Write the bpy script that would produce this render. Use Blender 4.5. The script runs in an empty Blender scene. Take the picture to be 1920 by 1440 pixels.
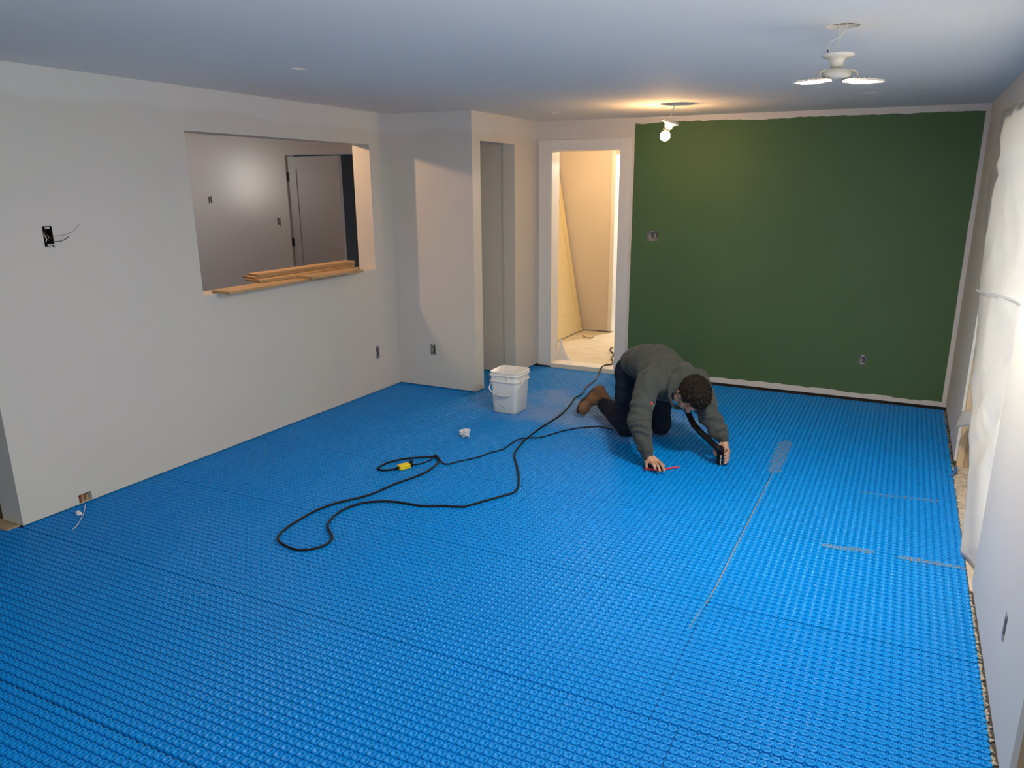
import bpy, bmesh, math, random
import numpy as np
from mathutils import Vector, Matrix

S = bpy.context.scene
COL = S.collection
PI = math.pi
rnd = random.Random(7)

# ------------------------------------------------------------------ camera, world, light, exposure
CAM_H = 1.705
FPX, PCX, PCY = 1426.8, 993.8, 753.1          # focal length and principal point, in 1920x1440 pixels
YAW, PITCH = 0.4515, 0.2753
_cy, _sy, _cp, _sp = math.cos(YAW), math.sin(YAW), math.cos(PITCH), math.sin(PITCH)
RIGHT = Vector((_cy, _sy, 0.0))
FWD = Vector((-_sy * _cp, _cy * _cp, -_sp))
UP = RIGHT.cross(FWD)
cam_d = bpy.data.cameras.new('camera')
cam = bpy.data.objects.new('camera', cam_d)
COL.objects.link(cam)
cam.matrix_world = Matrix(((RIGHT.x, UP.x, -FWD.x, 0), (RIGHT.y, UP.y, -FWD.y, 0), (RIGHT.z, UP.z, -FWD.z, CAM_H), (0, 0, 0, 1)))
cam_d.sensor_fit = 'HORIZONTAL'
cam_d.sensor_width = 36.0
cam_d.lens = FPX / 1920 * 36.0
cam_d.shift_x = -(PCX - 960) / 1920
cam_d.shift_y = (PCY - 720) / 1920
cam_d.clip_start = 0.05
S.camera = cam

S.view_settings.view_transform = 'Standard'
S.view_settings.look = 'None'
S.view_settings.exposure = 0.0
S.view_settings.gamma = 1.0
S.view_settings.use_curve_mapping = False

world = bpy.data.worlds.new('world')
S.world = world
world.use_nodes = True
bg = world.node_tree.nodes['Background']
bg.inputs['Color'].default_value = (0.82, 0.9, 1.0, 1)
bg.inputs['Strength'].default_value = 1.2


def area_light(name, loc, aim, sx, sy, power, color):
    d = bpy.data.lights.new(name, 'AREA')
    d.shape = 'RECTANGLE'
    d.size, d.size_y = sx, sy
    d.energy = power
    d.color = color
    o = bpy.data.objects.new(name, d)
    COL.objects.link(o)
    o.location = loc
    o.rotation_euler = Vector(aim).to_track_quat('-Z', 'Y').to_euler()
    return o


# daylight: the big patio opening under plastic (right), the next opening nearer the camera, the window behind the camera
area_light('daylight_patio', (2.4, 3.4, 1.6), (-1, 0.1, -0.05), 2.4, 2.2, 62, (1.0, 0.98, 0.94))
area_light('daylight_side_window', (0.47, 0.55, 1.15), (-0.7, 0.3, 1.0), 2.3, 1.6, 52, (1.0, 0.97, 0.93))
area_light('daylight_rear_window', (-1.6, -2.42, 1.3), (0, 1, 0.7), 3.0, 1.4, 4, (1.0, 0.96, 0.92))
area_light('kitchen_highlight_light', (-8.55, 5.45, 1.78), (1.45, 1.45, -0.03), 0.5, 0.6, 16, (1.0, 0.95, 0.88))  # unseen light added to make the highlight on the far kitchen wall

LED_STRENGTH = 2450.0
BULB_STRENGTH = 310.0
KITCHEN_STRENGTH = 1150.0
HALL_STRENGTH = 1100.0
FAR_STRENGTH = 4500.0


# ------------------------------------------------------------------ points measured on known planes
def _ray(px, py):
    return RIGHT * ((px - PCX) / FPX) + UP * (-(py - PCY) / FPX) + FWD


def gp(px, py, z=0.0):
    d = _ray(px, py)
    t = (z - CAM_H) / d.z
    return Vector((d.x * t, d.y * t, z))


def yp(px, py, y):
    d = _ray(px, py)
    t = y / d.y
    return Vector((d.x * t, y, CAM_H + d.z * t))


def xp(px, py, x):
    d = _ray(px, py)
    t = x / d.x
    return Vector((x, d.y * t, CAM_H + d.z * t))


# room planes (metres)
XL, X2, XR = -3.961, -3.170, 0.437
Y0, Y1, YB, YN, YF = 2.122, 5.484, 6.676, 3.544, 5.27
H = 2.28
XK = -4.13        # kitchen side of the left wall


# ------------------------------------------------------------------ materials
def new_mat(name):
    m = bpy.data.materials.new(name)
    m.use_nodes = True
    nt = m.node_tree
    b = nt.nodes['Principled BSDF']
    return m, nt, b


def plain(name, col, rough=0.6, metal=0.0, spec=0.5, noise=0.0, scale=12.0, bump=0.0, bscale=60.0, sheen=0.0, coat=0.0):
    m, nt, b = new_mat(name)
    b.inputs['Base Color'].default_value = (*col, 1)
    b.inputs['Roughness'].default_value = rough
    b.inputs['Metallic'].default_value = metal
    b.inputs['Specular IOR Level'].default_value = spec
    b.inputs['Sheen Weight'].default_value = sheen
    b.inputs['Coat Weight'].default_value = coat
    tc = nt.nodes.new('ShaderNodeTexCoord')
    if noise:
        n = nt.nodes.new('ShaderNodeTexNoise')
        n.inputs['Scale'].default_value = scale
        n.inputs['Detail'].default_value = 4
        nt.links.new(tc.outputs['Object'], n.inputs['Vector'])
        mx = nt.nodes.new('ShaderNodeMix')
        mx.data_type = 'RGBA'
        mx.inputs['A'].default_value = (*[max(0, c * (1 - noise)) for c in col], 1)
        mx.inputs['B'].default_value = (*[min(1, c * (1 + noise)) for c in col], 1)
        nt.links.new(n.outputs['Fac'], mx.inputs['Factor'])
        nt.links.new(mx.outputs['Result'], b.inputs['Base Color'])
    if bump:
        n2 = nt.nodes.new('ShaderNodeTexNoise')
        n2.inputs['Scale'].default_value = bscale
        n2.inputs['Detail'].default_value = 3
        nt.links.new(tc.outputs['Object'], n2.inputs['Vector'])
        bp = nt.nodes.new('ShaderNodeBump')
        bp.inputs['Strength'].default_value = bump
        bp.inputs['Distance'].default_value = 0.005
        nt.links.new(n2.outputs['Fac'], bp.inputs['Height'])
        nt.links.new(bp.outputs['Normal'], b.inputs['Normal'])
    return m


def emitter(name, col, strength):
    m, nt, b = new_mat(name)
    b.inputs['Base Color'].default_value = (0.8, 0.8, 0.8, 1)
    b.inputs['Emission Color'].default_value = (*col, 1)
    b.inputs['Emission Strength'].default_value = strength
    return m


def math_node(nt, op, a, b=None, clamp=False):
    n = nt.nodes.new('ShaderNodeMath')
    n.operation = op
    n.use_clamp = clamp
    for i, v in enumerate((a, b)):
        if v is None:
            continue
        if hasattr(v, 'links'):
            nt.links.new(v, n.inputs[i])
        else:
            n.inputs[i].default_value = v
    return n.outputs[0]


def smooth(nt, v, lo, hi):
    n = nt.nodes.new('ShaderNodeMapRange')
    n.interpolation_type = 'SMOOTHSTEP'
    nt.links.new(v, n.inputs['Value'])
    n.inputs['From Min'].default_value = lo
    n.inputs['From Max'].default_value = hi
    return n.outputs['Result']


def wall_paint(name, body=(0.70, 0.655, 0.575), cut=(0.75, 0.72, 0.68)):
    """rolled off-white paint; a brushed lighter band where it was cut in under the ceiling"""
    m, nt, b = new_mat(name)
    g = nt.nodes.new('ShaderNodeNewGeometry')
    sp = nt.nodes.new('ShaderNodeSeparateXYZ')
    nt.links.new(g.outputs['Position'], sp.inputs[0])
    n = nt.nodes.new('ShaderNodeTexNoise')
    n.inputs['Scale'].default_value = 2.2
    n.inputs['Detail'].default_value = 4
    nt.links.new(g.outputs['Position'], n.inputs['Vector'])
    wob = math_node(nt, 'MULTIPLY', n.outputs['Fac'], 0.16)
    zz = math_node(nt, 'ADD', sp.outputs['Z'], wob)
    f = smooth(nt, zz, H - 0.075, H - 0.035)
    mx = nt.nodes.new('ShaderNodeMix')
    mx.data_type = 'RGBA'
    mx.inputs['A'].default_value = (*body, 1)
    mx.inputs['B'].default_value = (*cut, 1)
    nt.links.new(f, mx.inputs['Factor'])
    n2 = nt.nodes.new('ShaderNodeTexNoise')
    n2.inputs['Scale'].default_value = 1.3
    n2.inputs['Detail'].default_value = 5
    nt.links.new(g.outputs['Position'], n2.inputs['Vector'])
    mx2 = nt.nodes.new('ShaderNodeMix')
    mx2.data_type = 'RGBA'
    mx2.blend_type = 'MULTIPLY'
    mx2.inputs['Factor'].default_value = 0.16
    nt.links.new(mx.outputs['Result'], mx2.inputs['A'])
    nt.links.new(n2.outputs['Color'], mx2.inputs['B'])
    hs = nt.nodes.new('ShaderNodeHueSaturation')
    hs.inputs['Saturation'].default_value = 0.75
    nt.links.new(mx2.outputs['Result'], hs.inputs['Color'])
    nt.links.new(hs.outputs['Color'], b.inputs['Base Color'])
    b.inputs['Roughness'].default_value = 0.55
    b.inputs['Specular IOR Level'].default_value = 0.35
    n3 = nt.nodes.new('ShaderNodeTexNoise')
    n3.inputs['Scale'].default_value = 180
    nt.links.new(g.outputs['Position'], n3.inputs['Vector'])
    bp = nt.nodes.new('ShaderNodeBump')
    bp.inputs['Strength'].default_value = 0.08
    bp.inputs['Distance'].default_value = 0.002
    nt.links.new(n3.outputs['Fac'], bp.inputs['Height'])
    nt.links.new(bp.outputs['Normal'], b.inputs['Normal'])
    return m


def green_wall():
    """dark green field with a ragged unpainted white border at top, bottom and right"""
    m, nt, b = new_mat('green_paint')
    g = nt.nodes.new('ShaderNodeNewGeometry')
    sp = nt.nodes.new('ShaderNodeSeparateXYZ')
    nt.links.new(g.outputs['Position'], sp.inputs[0])

    def noise(scale, amp, off):
        mp = nt.nodes.new('ShaderNodeVectorMath')
        mp.operation = 'ADD'
        nt.links.new(g.outputs['Position'], mp.inputs[0])
        mp.inputs[1].default_value = (off, off, off)
        n = nt.nodes.new('ShaderNodeTexNoise')
        n.inputs['Scale'].default_value = scale
        n.inputs['Detail'].default_value = 5
        nt.links.new(mp.outputs[0], n.inputs['Vector'])
        return math_node(nt, 'MULTIPLY', math_node(nt, 'SUBTRACT', n.outputs['Fac'], 0.5), amp)

    X, Z = sp.outputs['X'], sp.outputs['Z']
    top = smooth(nt, math_node(nt, 'ADD', math_node(nt, 'ADD', Z, noise(2.2, 0.05, 3.1)), noise(11.0, 0.022, 6.4)), 2.231, 2.228)
    bot = smooth(nt, math_node(nt, 'ADD', Z, math_node(nt, 'ADD', noise(3.0, 0.06, 8.2), noise(14.0, 0.03, 2.7))), 0.058, 0.061)
    rgt = smooth(nt, math_node(nt, 'ADD', X, noise(3.5, 0.016, 5.5)), 0.407, 0.404)
    lft = smooth(nt, math_node(nt, 'ADD', X, noise(6, 0.008, 1.5)), -2.228, -2.225)
    f = math_node(nt, 'MULTIPLY', math_node(nt, 'MULTIPLY', top, bot), math_node(nt, 'MULTIPLY', rgt, lft))
    n2 = nt.nodes.new('ShaderNodeTexNoise')
    n2.inputs['Scale'].default_value = 1.6
    n2.inputs['Detail'].default_value = 5
    nt.links.new(g.outputs['Position'], n2.inputs['Vector'])
    gm = nt.nodes.new('ShaderNodeMix')
    gm.data_type = 'RGBA'
    gm.inputs['A'].default_value = (0.068, 0.135, 0.055, 1)
    gm.inputs['B'].default_value = (0.084, 0.160, 0.070, 1)
    nt.links.new(n2.outputs['Fac'], gm.inputs['Factor'])
    mx = nt.nodes.new('ShaderNodeMix')
    mx.data_type = 'RGBA'
    mx.inputs['A'].default_value = (0.66, 0.63, 0.60, 1)
    nt.links.new(gm.outputs['Result'], mx.inputs['B'])
    nt.links.new(f, mx.inputs['Factor'])
    nt.links.new(mx.outputs['Result'], b.inputs['Base Color'])
    b.inputs['Roughness'].default_value = 0.6
    b.inputs['Specular IOR Level'].default_value = 0.3
    return m


def mat_blue():
    m, nt, b = new_mat('blue_membrane')
    g = nt.nodes.new('ShaderNodeNewGeometry')
    n = nt.nodes.new('ShaderNodeTexNoise')
    n.inputs['Scale'].default_value = 1.5
    n.inputs['Detail'].default_value = 6
    nt.links.new(g.outputs['Position'], n.inputs['Vector'])
    mx = nt.nodes.new('ShaderNodeMix')
    mx.data_type = 'RGBA'
    mx.inputs['A'].default_value = (0.0, 0.213, 0.615, 1)
    mx.inputs['B'].default_value = (0.0, 0.247, 0.705, 1)
    nt.links.new(n.outputs['Fac'], mx.inputs['Factor'])
    # dusty grey film: a band around the bucket and the kneeling man, fine specks elsewhere
    sp = nt.nodes.new('ShaderNodeSeparateXYZ')
    nt.links.new(g.outputs['Position'], sp.inputs[0])
    n2 = nt.nodes.new('ShaderNodeTexNoise')
    n2.inputs['Scale'].default_value = 3.0
    n2.inputs['Detail'].default_value = 8
    nt.links.new(g.outputs['Position'], n2.inputs['Vector'])
    dx = math_node(nt, 'MULTIPLY', math_node(nt, 'ADD', sp.outputs['X'], 2.1), 0.8)
    dy = math_node(nt, 'MULTIPLY', math_node(nt, 'SUBTRACT', sp.outputs['Y'], 5.35), 1.4)
    d2 = math_node(nt, 'ADD', math_node(nt, 'MULTIPLY', dx, dx), math_node(nt, 'MULTIPLY', dy, dy))
    patch = smooth(nt, math_node(nt, 'ADD', d2, math_node(nt, 'MULTIPLY', n2.outputs['Fac'], 1.6)), 1.6, 0.7)
    dust = math_node(nt, 'MULTIPLY', patch, 0.34)
    n3 = nt.nodes.new('ShaderNodeTexNoise')
    n3.inputs['Scale'].default_value = 45
    n3.inputs['Detail'].default_value = 2
    nt.links.new(g.outputs['Position'], n3.inputs['Vector'])
    speck = math_node(nt, 'MULTIPLY', smooth(nt, n3.outputs['Fac'], 0.72, 0.80), 0.35)
    dd = math_node(nt, 'MAXIMUM', dust, speck)
    m2 = nt.nodes.new('ShaderNodeMix')
    m2.data_type = 'RGBA'
    nt.links.new(dd, m2.inputs['Factor'])
    nt.links.new(mx.outputs['Result'], m2.inputs['A'])
    m2.inputs['B'].default_value = (0.36, 0.40, 0.44, 1)
    nt.links.new(m2.outputs['Result'], b.inputs['Base Color'])
    b.inputs['Roughness'].default_value = 0.24
    b.inputs['Specular IOR Level'].default_value = 0.2
    return m


def wood_mat(name, c1, c2, scale=6.0, axis='Y'):
    m, nt, b = new_mat(name)
    tc = nt.nodes.new('ShaderNodeTexCoord')
    mp = nt.nodes.new('ShaderNodeMapping')
    mp.inputs['Scale'].default_value = {'Y': (1, 0.06, 1), 'Z': (1, 1, 0.06), 'X': (0.06, 1, 1)}[axis]
    nt.links.new(tc.outputs['Object'], mp.inputs['Vector'])
    n = nt.nodes.new('ShaderNodeTexNoise')
    n.inputs['Scale'].default_value = scale * 8
    n.inputs['Detail'].default_value = 5
    nt.links.new(mp.outputs[0], n.inputs['Vector'])
    mx = nt.nodes.new('ShaderNodeMix')
    mx.data_type = 'RGBA'
    mx.inputs['A'].default_value = (*c1, 1)
    mx.inputs['B'].default_value = (*c2, 1)
    nt.links.new(n.outputs['Fac'], mx.inputs['Factor'])
    nt.links.new(mx.outputs['Result'], b.inputs['Base Color'])
    b.inputs['Roughness'].default_value = 0.6
    return m


def plastic_film():
    m, nt, b = new_mat('milky_plastic')
    out = nt.nodes['Material Output']
    tr = nt.nodes.new('ShaderNodeBsdfTranslucent')
    tr.inputs['Color'].default_value = (0.88, 0.86, 0.82, 1)
    b.inputs['Base Color'].default_value = (0.80, 0.79, 0.76, 1)
    b.inputs['Roughness'].default_value = 0.3
    ms = nt.nodes.new('ShaderNodeMixShader')
    ms.inputs['Fac'].default_value = 0.55
    nt.links.new(b.outputs[0], ms.inputs[1])
    nt.links.new(tr.outputs[0], ms.inputs[2])
    nt.links.new(ms.outputs[0], out.inputs['Surface'])
    return m


def clear_plastic():
    m, nt, b = new_mat('clear_crumpled_plastic')
    b.inputs['Base Color'].default_value = (0.9, 0.92, 0.95, 1)
    b.inputs['Roughness'].default_value = 0.15
    b.inputs['Transmission Weight'].default_value = 0.35
    b.inputs['IOR'].default_value = 1.3
    return m


M = dict(
    wall=wall_paint('off_white_paint'),
    kitchen=plain('kitchen_grey_paint', (0.45, 0.435, 0.455), 0.33, spec=0.7, bump=0.05, bscale=150),
    hall=plain('hallway_primer', (0.62, 0.56, 0.50), 0.6, noise=0.06, scale=1.5),
    ceiling=plain('ceiling_white', (0.80, 0.775, 0.73), 0.8, spec=0.2, noise=0.02, scale=2),
    green=green_wall(),
    trim=plain('white_trim', (0.74, 0.73, 0.72), 0.35, noise=0.02),
    jamb=plain('white_primer_edge', (0.8, 0.77, 0.70), 0.7, noise=0.08, scale=9),
    blue=mat_blue(),
    sub=plain('dark_subfloor', (0.07, 0.06, 0.05), 0.9, noise=0.3, scale=20),
    ply=plain('plywood_floor', (0.62, 0.56, 0.44), 0.8, noise=0.22, scale=7),
    mortar=plain('grey_brown_mortar', (0.20, 0.175, 0.14), 0.9, noise=0.35, scale=40, bump=0.6, bscale=90),
    crumb=plain('pale_mortar', (0.42, 0.37, 0.29), 0.9, noise=0.4, scale=30, bump=0.7, bscale=60),
    bead=plain('tan_grout', (0.24, 0.20, 0.145), 0.9, noise=0.4, scale=30),
    soil=plain('sandy_ground', (0.50, 0.42, 0.32), 0.95, noise=0.4, scale=14, bump=0.8, bscale=40),
    plank=wood_mat('mdf_plank', (0.42, 0.27, 0.13), (0.52, 0.35, 0.18)),
    plank_edge=wood_mat('mdf_plank_dark', (0.36, 0.22, 0.10), (0.45, 0.29, 0.14)),
    stud=wood_mat('framing_lumber', (0.55, 0.40, 0.22), (0.68, 0.52, 0.32), axis='Z'),
    stud2=wood_mat('framing_lumber_worn', (0.40, 0.27, 0.15), (0.52, 0.38, 0.22), axis='Z'),
    slab=plain('lamplit_door_primer', (0.70, 0.60, 0.36), 0.45, noise=0.03),  # yellow of the warm hallway lamp put into the door's colour
    door=plain('grey_door_paint', (0.32, 0.31, 0.335), 0.4),
    black=plain('black_rubber', (0.005, 0.005, 0.006), 0.5, spec=0.25),
    cord=plain('black_cord_jacket', (0.006, 0.008, 0.009), 0.6, spec=0.2),
    hinge=plain('black_hinge', (0.01, 0.01, 0.01), 0.4, metal=0.6),
    dark=plain('dark_void', (0.012, 0.011, 0.012), 0.9),
    yellow=plain('yellow_plug', (0.80, 0.60, 0.01), 0.4),
    metal=plain('galvanised_steel', (0.55, 0.54, 0.52), 0.35, metal=0.9, noise=0.1),
    copper=plain('copper_wire', (0.55, 0.30, 0.16), 0.4, metal=0.8),
    wirew=plain('white_wire', (0.78, 0.77, 0.74), 0.5),
    wireb=plain('black_wire', (0.02, 0.02, 0.02), 0.5),
    bucket=plain('white_bucket_plastic', (0.80, 0.79, 0.76), 0.38, noise=0.03, scale=5),
    bucketg=plain('grey_grip', (0.52, 0.52, 0.55), 0.5),
    scuff=plain('grey_scuff', (0.30, 0.30, 0.30), 0.7),
    clear=clear_plastic(),
    porcelain=plain('porcelain', (0.78, 0.74, 0.66), 0.25),
    ledbody=plain('white_lamp_housing', (0.62, 0.58, 0.51), 0.35),
    led=emitter('led_panel_glow', (1.0, 0.92, 0.80), LED_STRENGTH),
    bulb=emitter('warm_bulb_glow', (1.0, 0.57, 0.23), BULB_STRENGTH),
    kbulb=emitter('kitchen_bulb_glow', (1.0, 0.60, 0.33), KITCHEN_STRENGTH),
    hbulb=emitter('hallway_bulb_glow', (1.0, 0.66, 0.32), HALL_STRENGTH),
    farglow=emitter('far_room_bulb_glow', (1.0, 0.95, 0.86), FAR_STRENGTH),
    brown=plain('brown_box_lining', (0.40, 0.30, 0.22), 0.8, noise=0.2),
    film=plastic_film(),
    hoodie=plain('charcoal_fleece', (0.056, 0.062, 0.056), 0.95, spec=0.1, noise=0.12, scale=20, sheen=0.1, bump=0.25, bscale=220),
    jeans=plain('dark_navy_denim', (0.010, 0.015, 0.028), 0.9, spec=0.2, noise=0.3, scale=14, bump=0.3, bscale=160),
    skin=plain('skin', (0.46, 0.25, 0.165), 0.5, noise=0.1, scale=18),
    nail=plain('finger_nail', (0.62, 0.42, 0.34), 0.35),
    hair=plain('dark_brown_curly_hair', (0.010, 0.006, 0.0035), 0.7, spec=0.2, noise=0.5, scale=60, bump=1.0, bscale=140),
    boot=plain('tan_leather_boot', (0.15, 0.075, 0.035), 0.65, noise=0.45, scale=9, bump=0.3, bscale=50),
    sole=plain('dark_boot_sole', (0.028, 0.024, 0.02), 0.8),
    red=plain('red_plastic', (0.55, 0.035, 0.035), 0.4),
    pencil=plain('red_lacquer', (0.62, 0.03, 0.06), 0.35),
    white=plain('white_plastic', (0.85, 0.84, 0.82), 0.4),
    greyp=plain('grey_ribbed_metal', (0.38, 0.39, 0.38), 0.5),
    rag=plain('dirty_white_rag', (0.88, 0.84, 0.80), 0.8, noise=0.25, scale=30),
    bluescrap=plain('blue_scrap', (0.02, 0.16, 0.42), 0.5),
    tan=plain('tan_debris', (0.42, 0.33, 0.22), 0.8),
    stripe=plain('pale_grey_highlight', (0.42, 0.42, 0.40), 0.4),  # pale grey that paints highlights onto the black nozzle
)


# ------------------------------------------------------------------ object helpers
def put(name, bm, mat, parent=None, smooth_on=False, loc=None, recalc=True):
    if recalc:
        bmesh.ops.recalc_face_normals(bm, faces=bm.faces)
    me = bpy.data.meshes.new(name)
    bm.to_mesh(me)
    bm.free()
    me.materials.append(M[mat] if isinstance(mat, str) else mat)
    if smooth_on:
        me.polygons.foreach_set('use_smooth', [True] * len(me.polygons))
    o = bpy.data.objects.new(name, me)
    COL.objects.link(o)
    if parent is not None:
        o.parent = parent
        o.matrix_parent_inverse = parent.matrix_basis.inverted()
    if loc is not None:
        o.location = loc
    return o


def tag(o, label=None, cat=None, group=None, kind=None):
    if label:
        o['label'] = label
    if cat:
        o['category'] = cat
    if group:
        o['group'] = group
    if kind:
        o['kind'] = kind
    return o


def struct(name, bm, mat, parent=None, sm=False):
    o = put(name, bm, mat, parent, sm)
    if parent is None:
        o['kind'] = 'structure'
    return o


def thing(name, label, cat, loc=(0, 0, 0), group=None):
    o = bpy.data.objects.new(name, None)
    COL.objects.link(o)
    o.empty_display_size = 0.05
    o.location = loc
    return tag(o, label, cat, group)


def box(bm, lo, hi, mtx=None):
    vs = [bm.verts.new((x, y, z)) for x in (lo[0], hi[0]) for y in (lo[1], hi[1]) for z in (lo[2], hi[2])]
    if mtx is not None:
        for v in vs:
            v.co = mtx @ v.co
    for f in ((0, 1, 3, 2), (4, 6, 7, 5), (0, 4, 5, 1), (2, 3, 7, 6), (0, 2, 6, 4), (1, 5, 7, 3)):
        bm.faces.new([vs[i] for i in f])
    return vs


def bevel(bm, w, seg=2):
    bmesh.ops.bevel(bm, geom=list(bm.edges), offset=w, segments=seg, affect='EDGES', profile=0.6, clamp_overlap=True)


def BM():
    return bmesh.new()


def boxes(*bs, bev=0.0):
    bm = BM()
    for b in bs:
        box(bm, *b)
    if bev:
        bevel(bm, bev)
    return bm


def frame_from(d):
    d = Vector(d).normalized()
    a = Vector((0, 0, 1)) if abs(d.z) < 0.9 else Vector((1, 0, 0))
    x = d.cross(a).normalized()
    y = d.cross(x).normalized()
    return x, y


def spline(pts, per=8, closed=False):
    pts = [Vector(p) for p in pts]
    out = []
    n = len(pts)
    for i in range(n - 1):
        p0 = pts[max(i - 1, 0)]
        p1, p2 = pts[i], pts[i + 1]
        p3 = pts[min(i + 2, n - 1)]
        for k in range(per):
            t = k / per
            out.append(0.5 * ((2 * p1) + (p2 - p0) * t + (2 * p0 - 5 * p1 + 4 * p2 - p3) * t * t + (3 * p1 - p0 - 3 * p2 + p3) * t ** 3))
    out.append(pts[-1])
    return out


def tube(bm, pts, r, seg=8, cap=True):
    pts = [Vector(p) for p in pts]
    rs = r if isinstance(r, (list, tuple)) else [r] * len(pts)
    d = (pts[1] - pts[0]).normalized()
    x, y = frame_from(d)
    rings = []
    for i, p in enumerate(pts):
        if i == 0:
            nd = pts[1] - pts[0]
        elif i == len(pts) - 1:
            nd = pts[-1] - pts[-2]
        else:
            nd = pts[i + 1] - pts[i - 1]
        nd = nd.normalized() if nd.length > 1e-9 else d
        q = d.rotation_difference(nd)
        x = q @ x
        y = q @ y
        d = nd
        rings.append([bm.verts.new(p + (x * math.cos(2 * PI * k / seg) + y * math.sin(2 * PI * k / seg)) * rs[i]) for k in range(seg)])
    for a, b in zip(rings, rings[1:]):
        for k in range(seg):
            bm.faces.new((a[k], a[(k + 1) % seg], b[(k + 1) % seg], b[k]))
    if cap:
        bm.faces.new(rings[0][::-1])
        bm.faces.new(rings[-1])


def lathe(bm, prof, seg=24, mtx=None, close=True):
    """prof: list of (radius, z) from one end to the other"""
    mtx = mtx or Matrix.Identity(4)
    rings = []
    for r, z in prof:
        if r < 1e-6:
            rings.append([bm.verts.new(mtx @ Vector((0, 0, z)))])
        else:
            rings.append([bm.verts.new(mtx @ Vector((r * math.cos(2 * PI * k / seg), r * math.sin(2 * PI * k / seg), z))) for k in range(seg)])
    for a, b in zip(rings, rings[1:]):
        for k in range(seg):
            va = [a[k % len(a)], a[(k + 1) % len(a)]]
            vb = [b[(k + 1) % len(b)], b[k % len(b)]]
            f = []
            for v in va + vb:
                if v not in f:
                    f.append(v)
            if len(f) >= 3:
                bm.faces.new(f)
    if close:
        for r in (rings[0], rings[-1]):
            if len(r) > 2:
                bm.faces.new(r)


def ball(bm, c, r, sx=1, sy=1, sz=1, u=16, v=10, mtx=None):
    m = Matrix.Translation(Vector(c)) @ (mtx or Matrix.Identity(4)) @ Matrix.Diagonal((r * sx, r * sy, r * sz, 1))
    bmesh.ops.create_uvsphere(bm, u_segments=u, v_segments=v, radius=1.0, matrix=m)


def capsule(bm, a, b, ra, rb, seg=14):
    """round cone with hemispherical ends"""
    a, b = Vector(a), Vector(b)
    d = b - a
    L = d.length
    if L < 1e-6:
        ball(bm, a, max(ra, rb))
        return
    d /= L
    x, y = frame_from(d)
    prof = []
    for i in range(6):
        t = -PI / 2 + i * (PI / 2) / 5
        prof.append((ra * math.cos(t), ra * math.sin(t)))
    for i in range(6):
        t = i * (PI / 2) / 5
        prof.append((rb * math.cos(t), L + rb * math.sin(t)))
    m = Matrix(((x.x, y.x, d.x, a.x), (x.y, y.y, d.y, a.y), (x.z, y.z, d.z, a.z), (0, 0, 0, 1)))
    lathe(bm, [(r if r > 1e-5 else 0, z) for r, z in prof], seg, m, close=False)


def melt(bm, voxel, smooth_it=6, factor=0.5):
    """union of overlapping closed shapes as one continuous smooth surface"""
    bmesh.ops.recalc_face_normals(bm, faces=bm.faces)
    me = bpy.data.meshes.new('tmp')
    bm.to_mesh(me)
    bm.free()
    o = bpy.data.objects.new('tmp', me)
    COL.objects.link(o)
    r = o.modifiers.new('r', 'REMESH')
    r.mode = 'VOXEL'
    r.voxel_size = voxel
    if smooth_it:
        s = o.modifiers.new('s', 'SMOOTH')
        s.factor = factor
        s.iterations = smooth_it
    dg = bpy.context.evaluated_depsgraph_get()
    dg.update()
    me2 = bpy.data.meshes.new_from_object(o.evaluated_get(dg))
    bpy.data.objects.remove(o)
    bpy.data.meshes.remove(me)
    out = BM()
    out.from_mesh(me2)
    bpy.data.meshes.remove(me2)
    return out


def grid_wall(axis, face, depth, u0, u1, z0, z1, holes=()):
    """wall slab: plane axis=face, body towards face+depth; u is the other horizontal axis; rectangular holes (u0,u1,z0,z1) cut right through"""
    us = sorted({u0, u1, *[h[i] for h in holes for i in (0, 1) if u0 < h[i] < u1]})
    zs = sorted({z0, z1, *[h[i] for h in holes for i in (2, 3) if z0 < h[i] < z1]})

    def solid(i, j):
        if i < 0 or j < 0 or i >= len(us) - 1 or j >= len(zs) - 1:
            return False
        cu, cz = (us[i] + us[i + 1]) / 2, (zs[j] + zs[j + 1]) / 2
        return not any(h[0] < cu < h[1] and h[2] < cz < h[3] for h in holes)

    bm = BM()
    cache = {}

    def V(i, j, k):
        key = (i, j, k)
        if key not in cache:
            a = face + (depth if k else 0)
            cache[key] = bm.verts.new((a, us[i], zs[j]) if axis == 'x' else (us[i], a, zs[j]))
        return cache[key]

    for i in range(len(us) - 1):
        for j in range(len(zs) - 1):
            if not solid(i, j):
                continue
            for k in (0, 1):
                bm.faces.new((V(i, j, k), V(i + 1, j, k), V(i + 1, j + 1, k), V(i, j + 1, k)))
            if not solid(i - 1, j):
                bm.faces.new((V(i, j, 0), V(i, j + 1, 0), V(i, j + 1, 1), V(i, j, 1)))
            if not solid(i + 1, j):
                bm.faces.new((V(i + 1, j, 0), V(i + 1, j, 1), V(i + 1, j + 1, 1), V(i + 1, j + 1, 0)))
            if not solid(i, j - 1):
                bm.faces.new((V(i, j, 0), V(i, j, 1), V(i + 1, j, 1), V(i + 1, j, 0)))
            if not solid(i, j + 1):
                bm.faces.new((V(i, j + 1, 0), V(i + 1, j + 1, 0), V(i + 1, j + 1, 1), V(i, j + 1, 1)))
    return bm


# ------------------------------------------------------------------ structure: floor
PITCH_S = 0.0326
ZB, ZT = -0.0058, 0.0022       # sheet level and stud top


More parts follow.
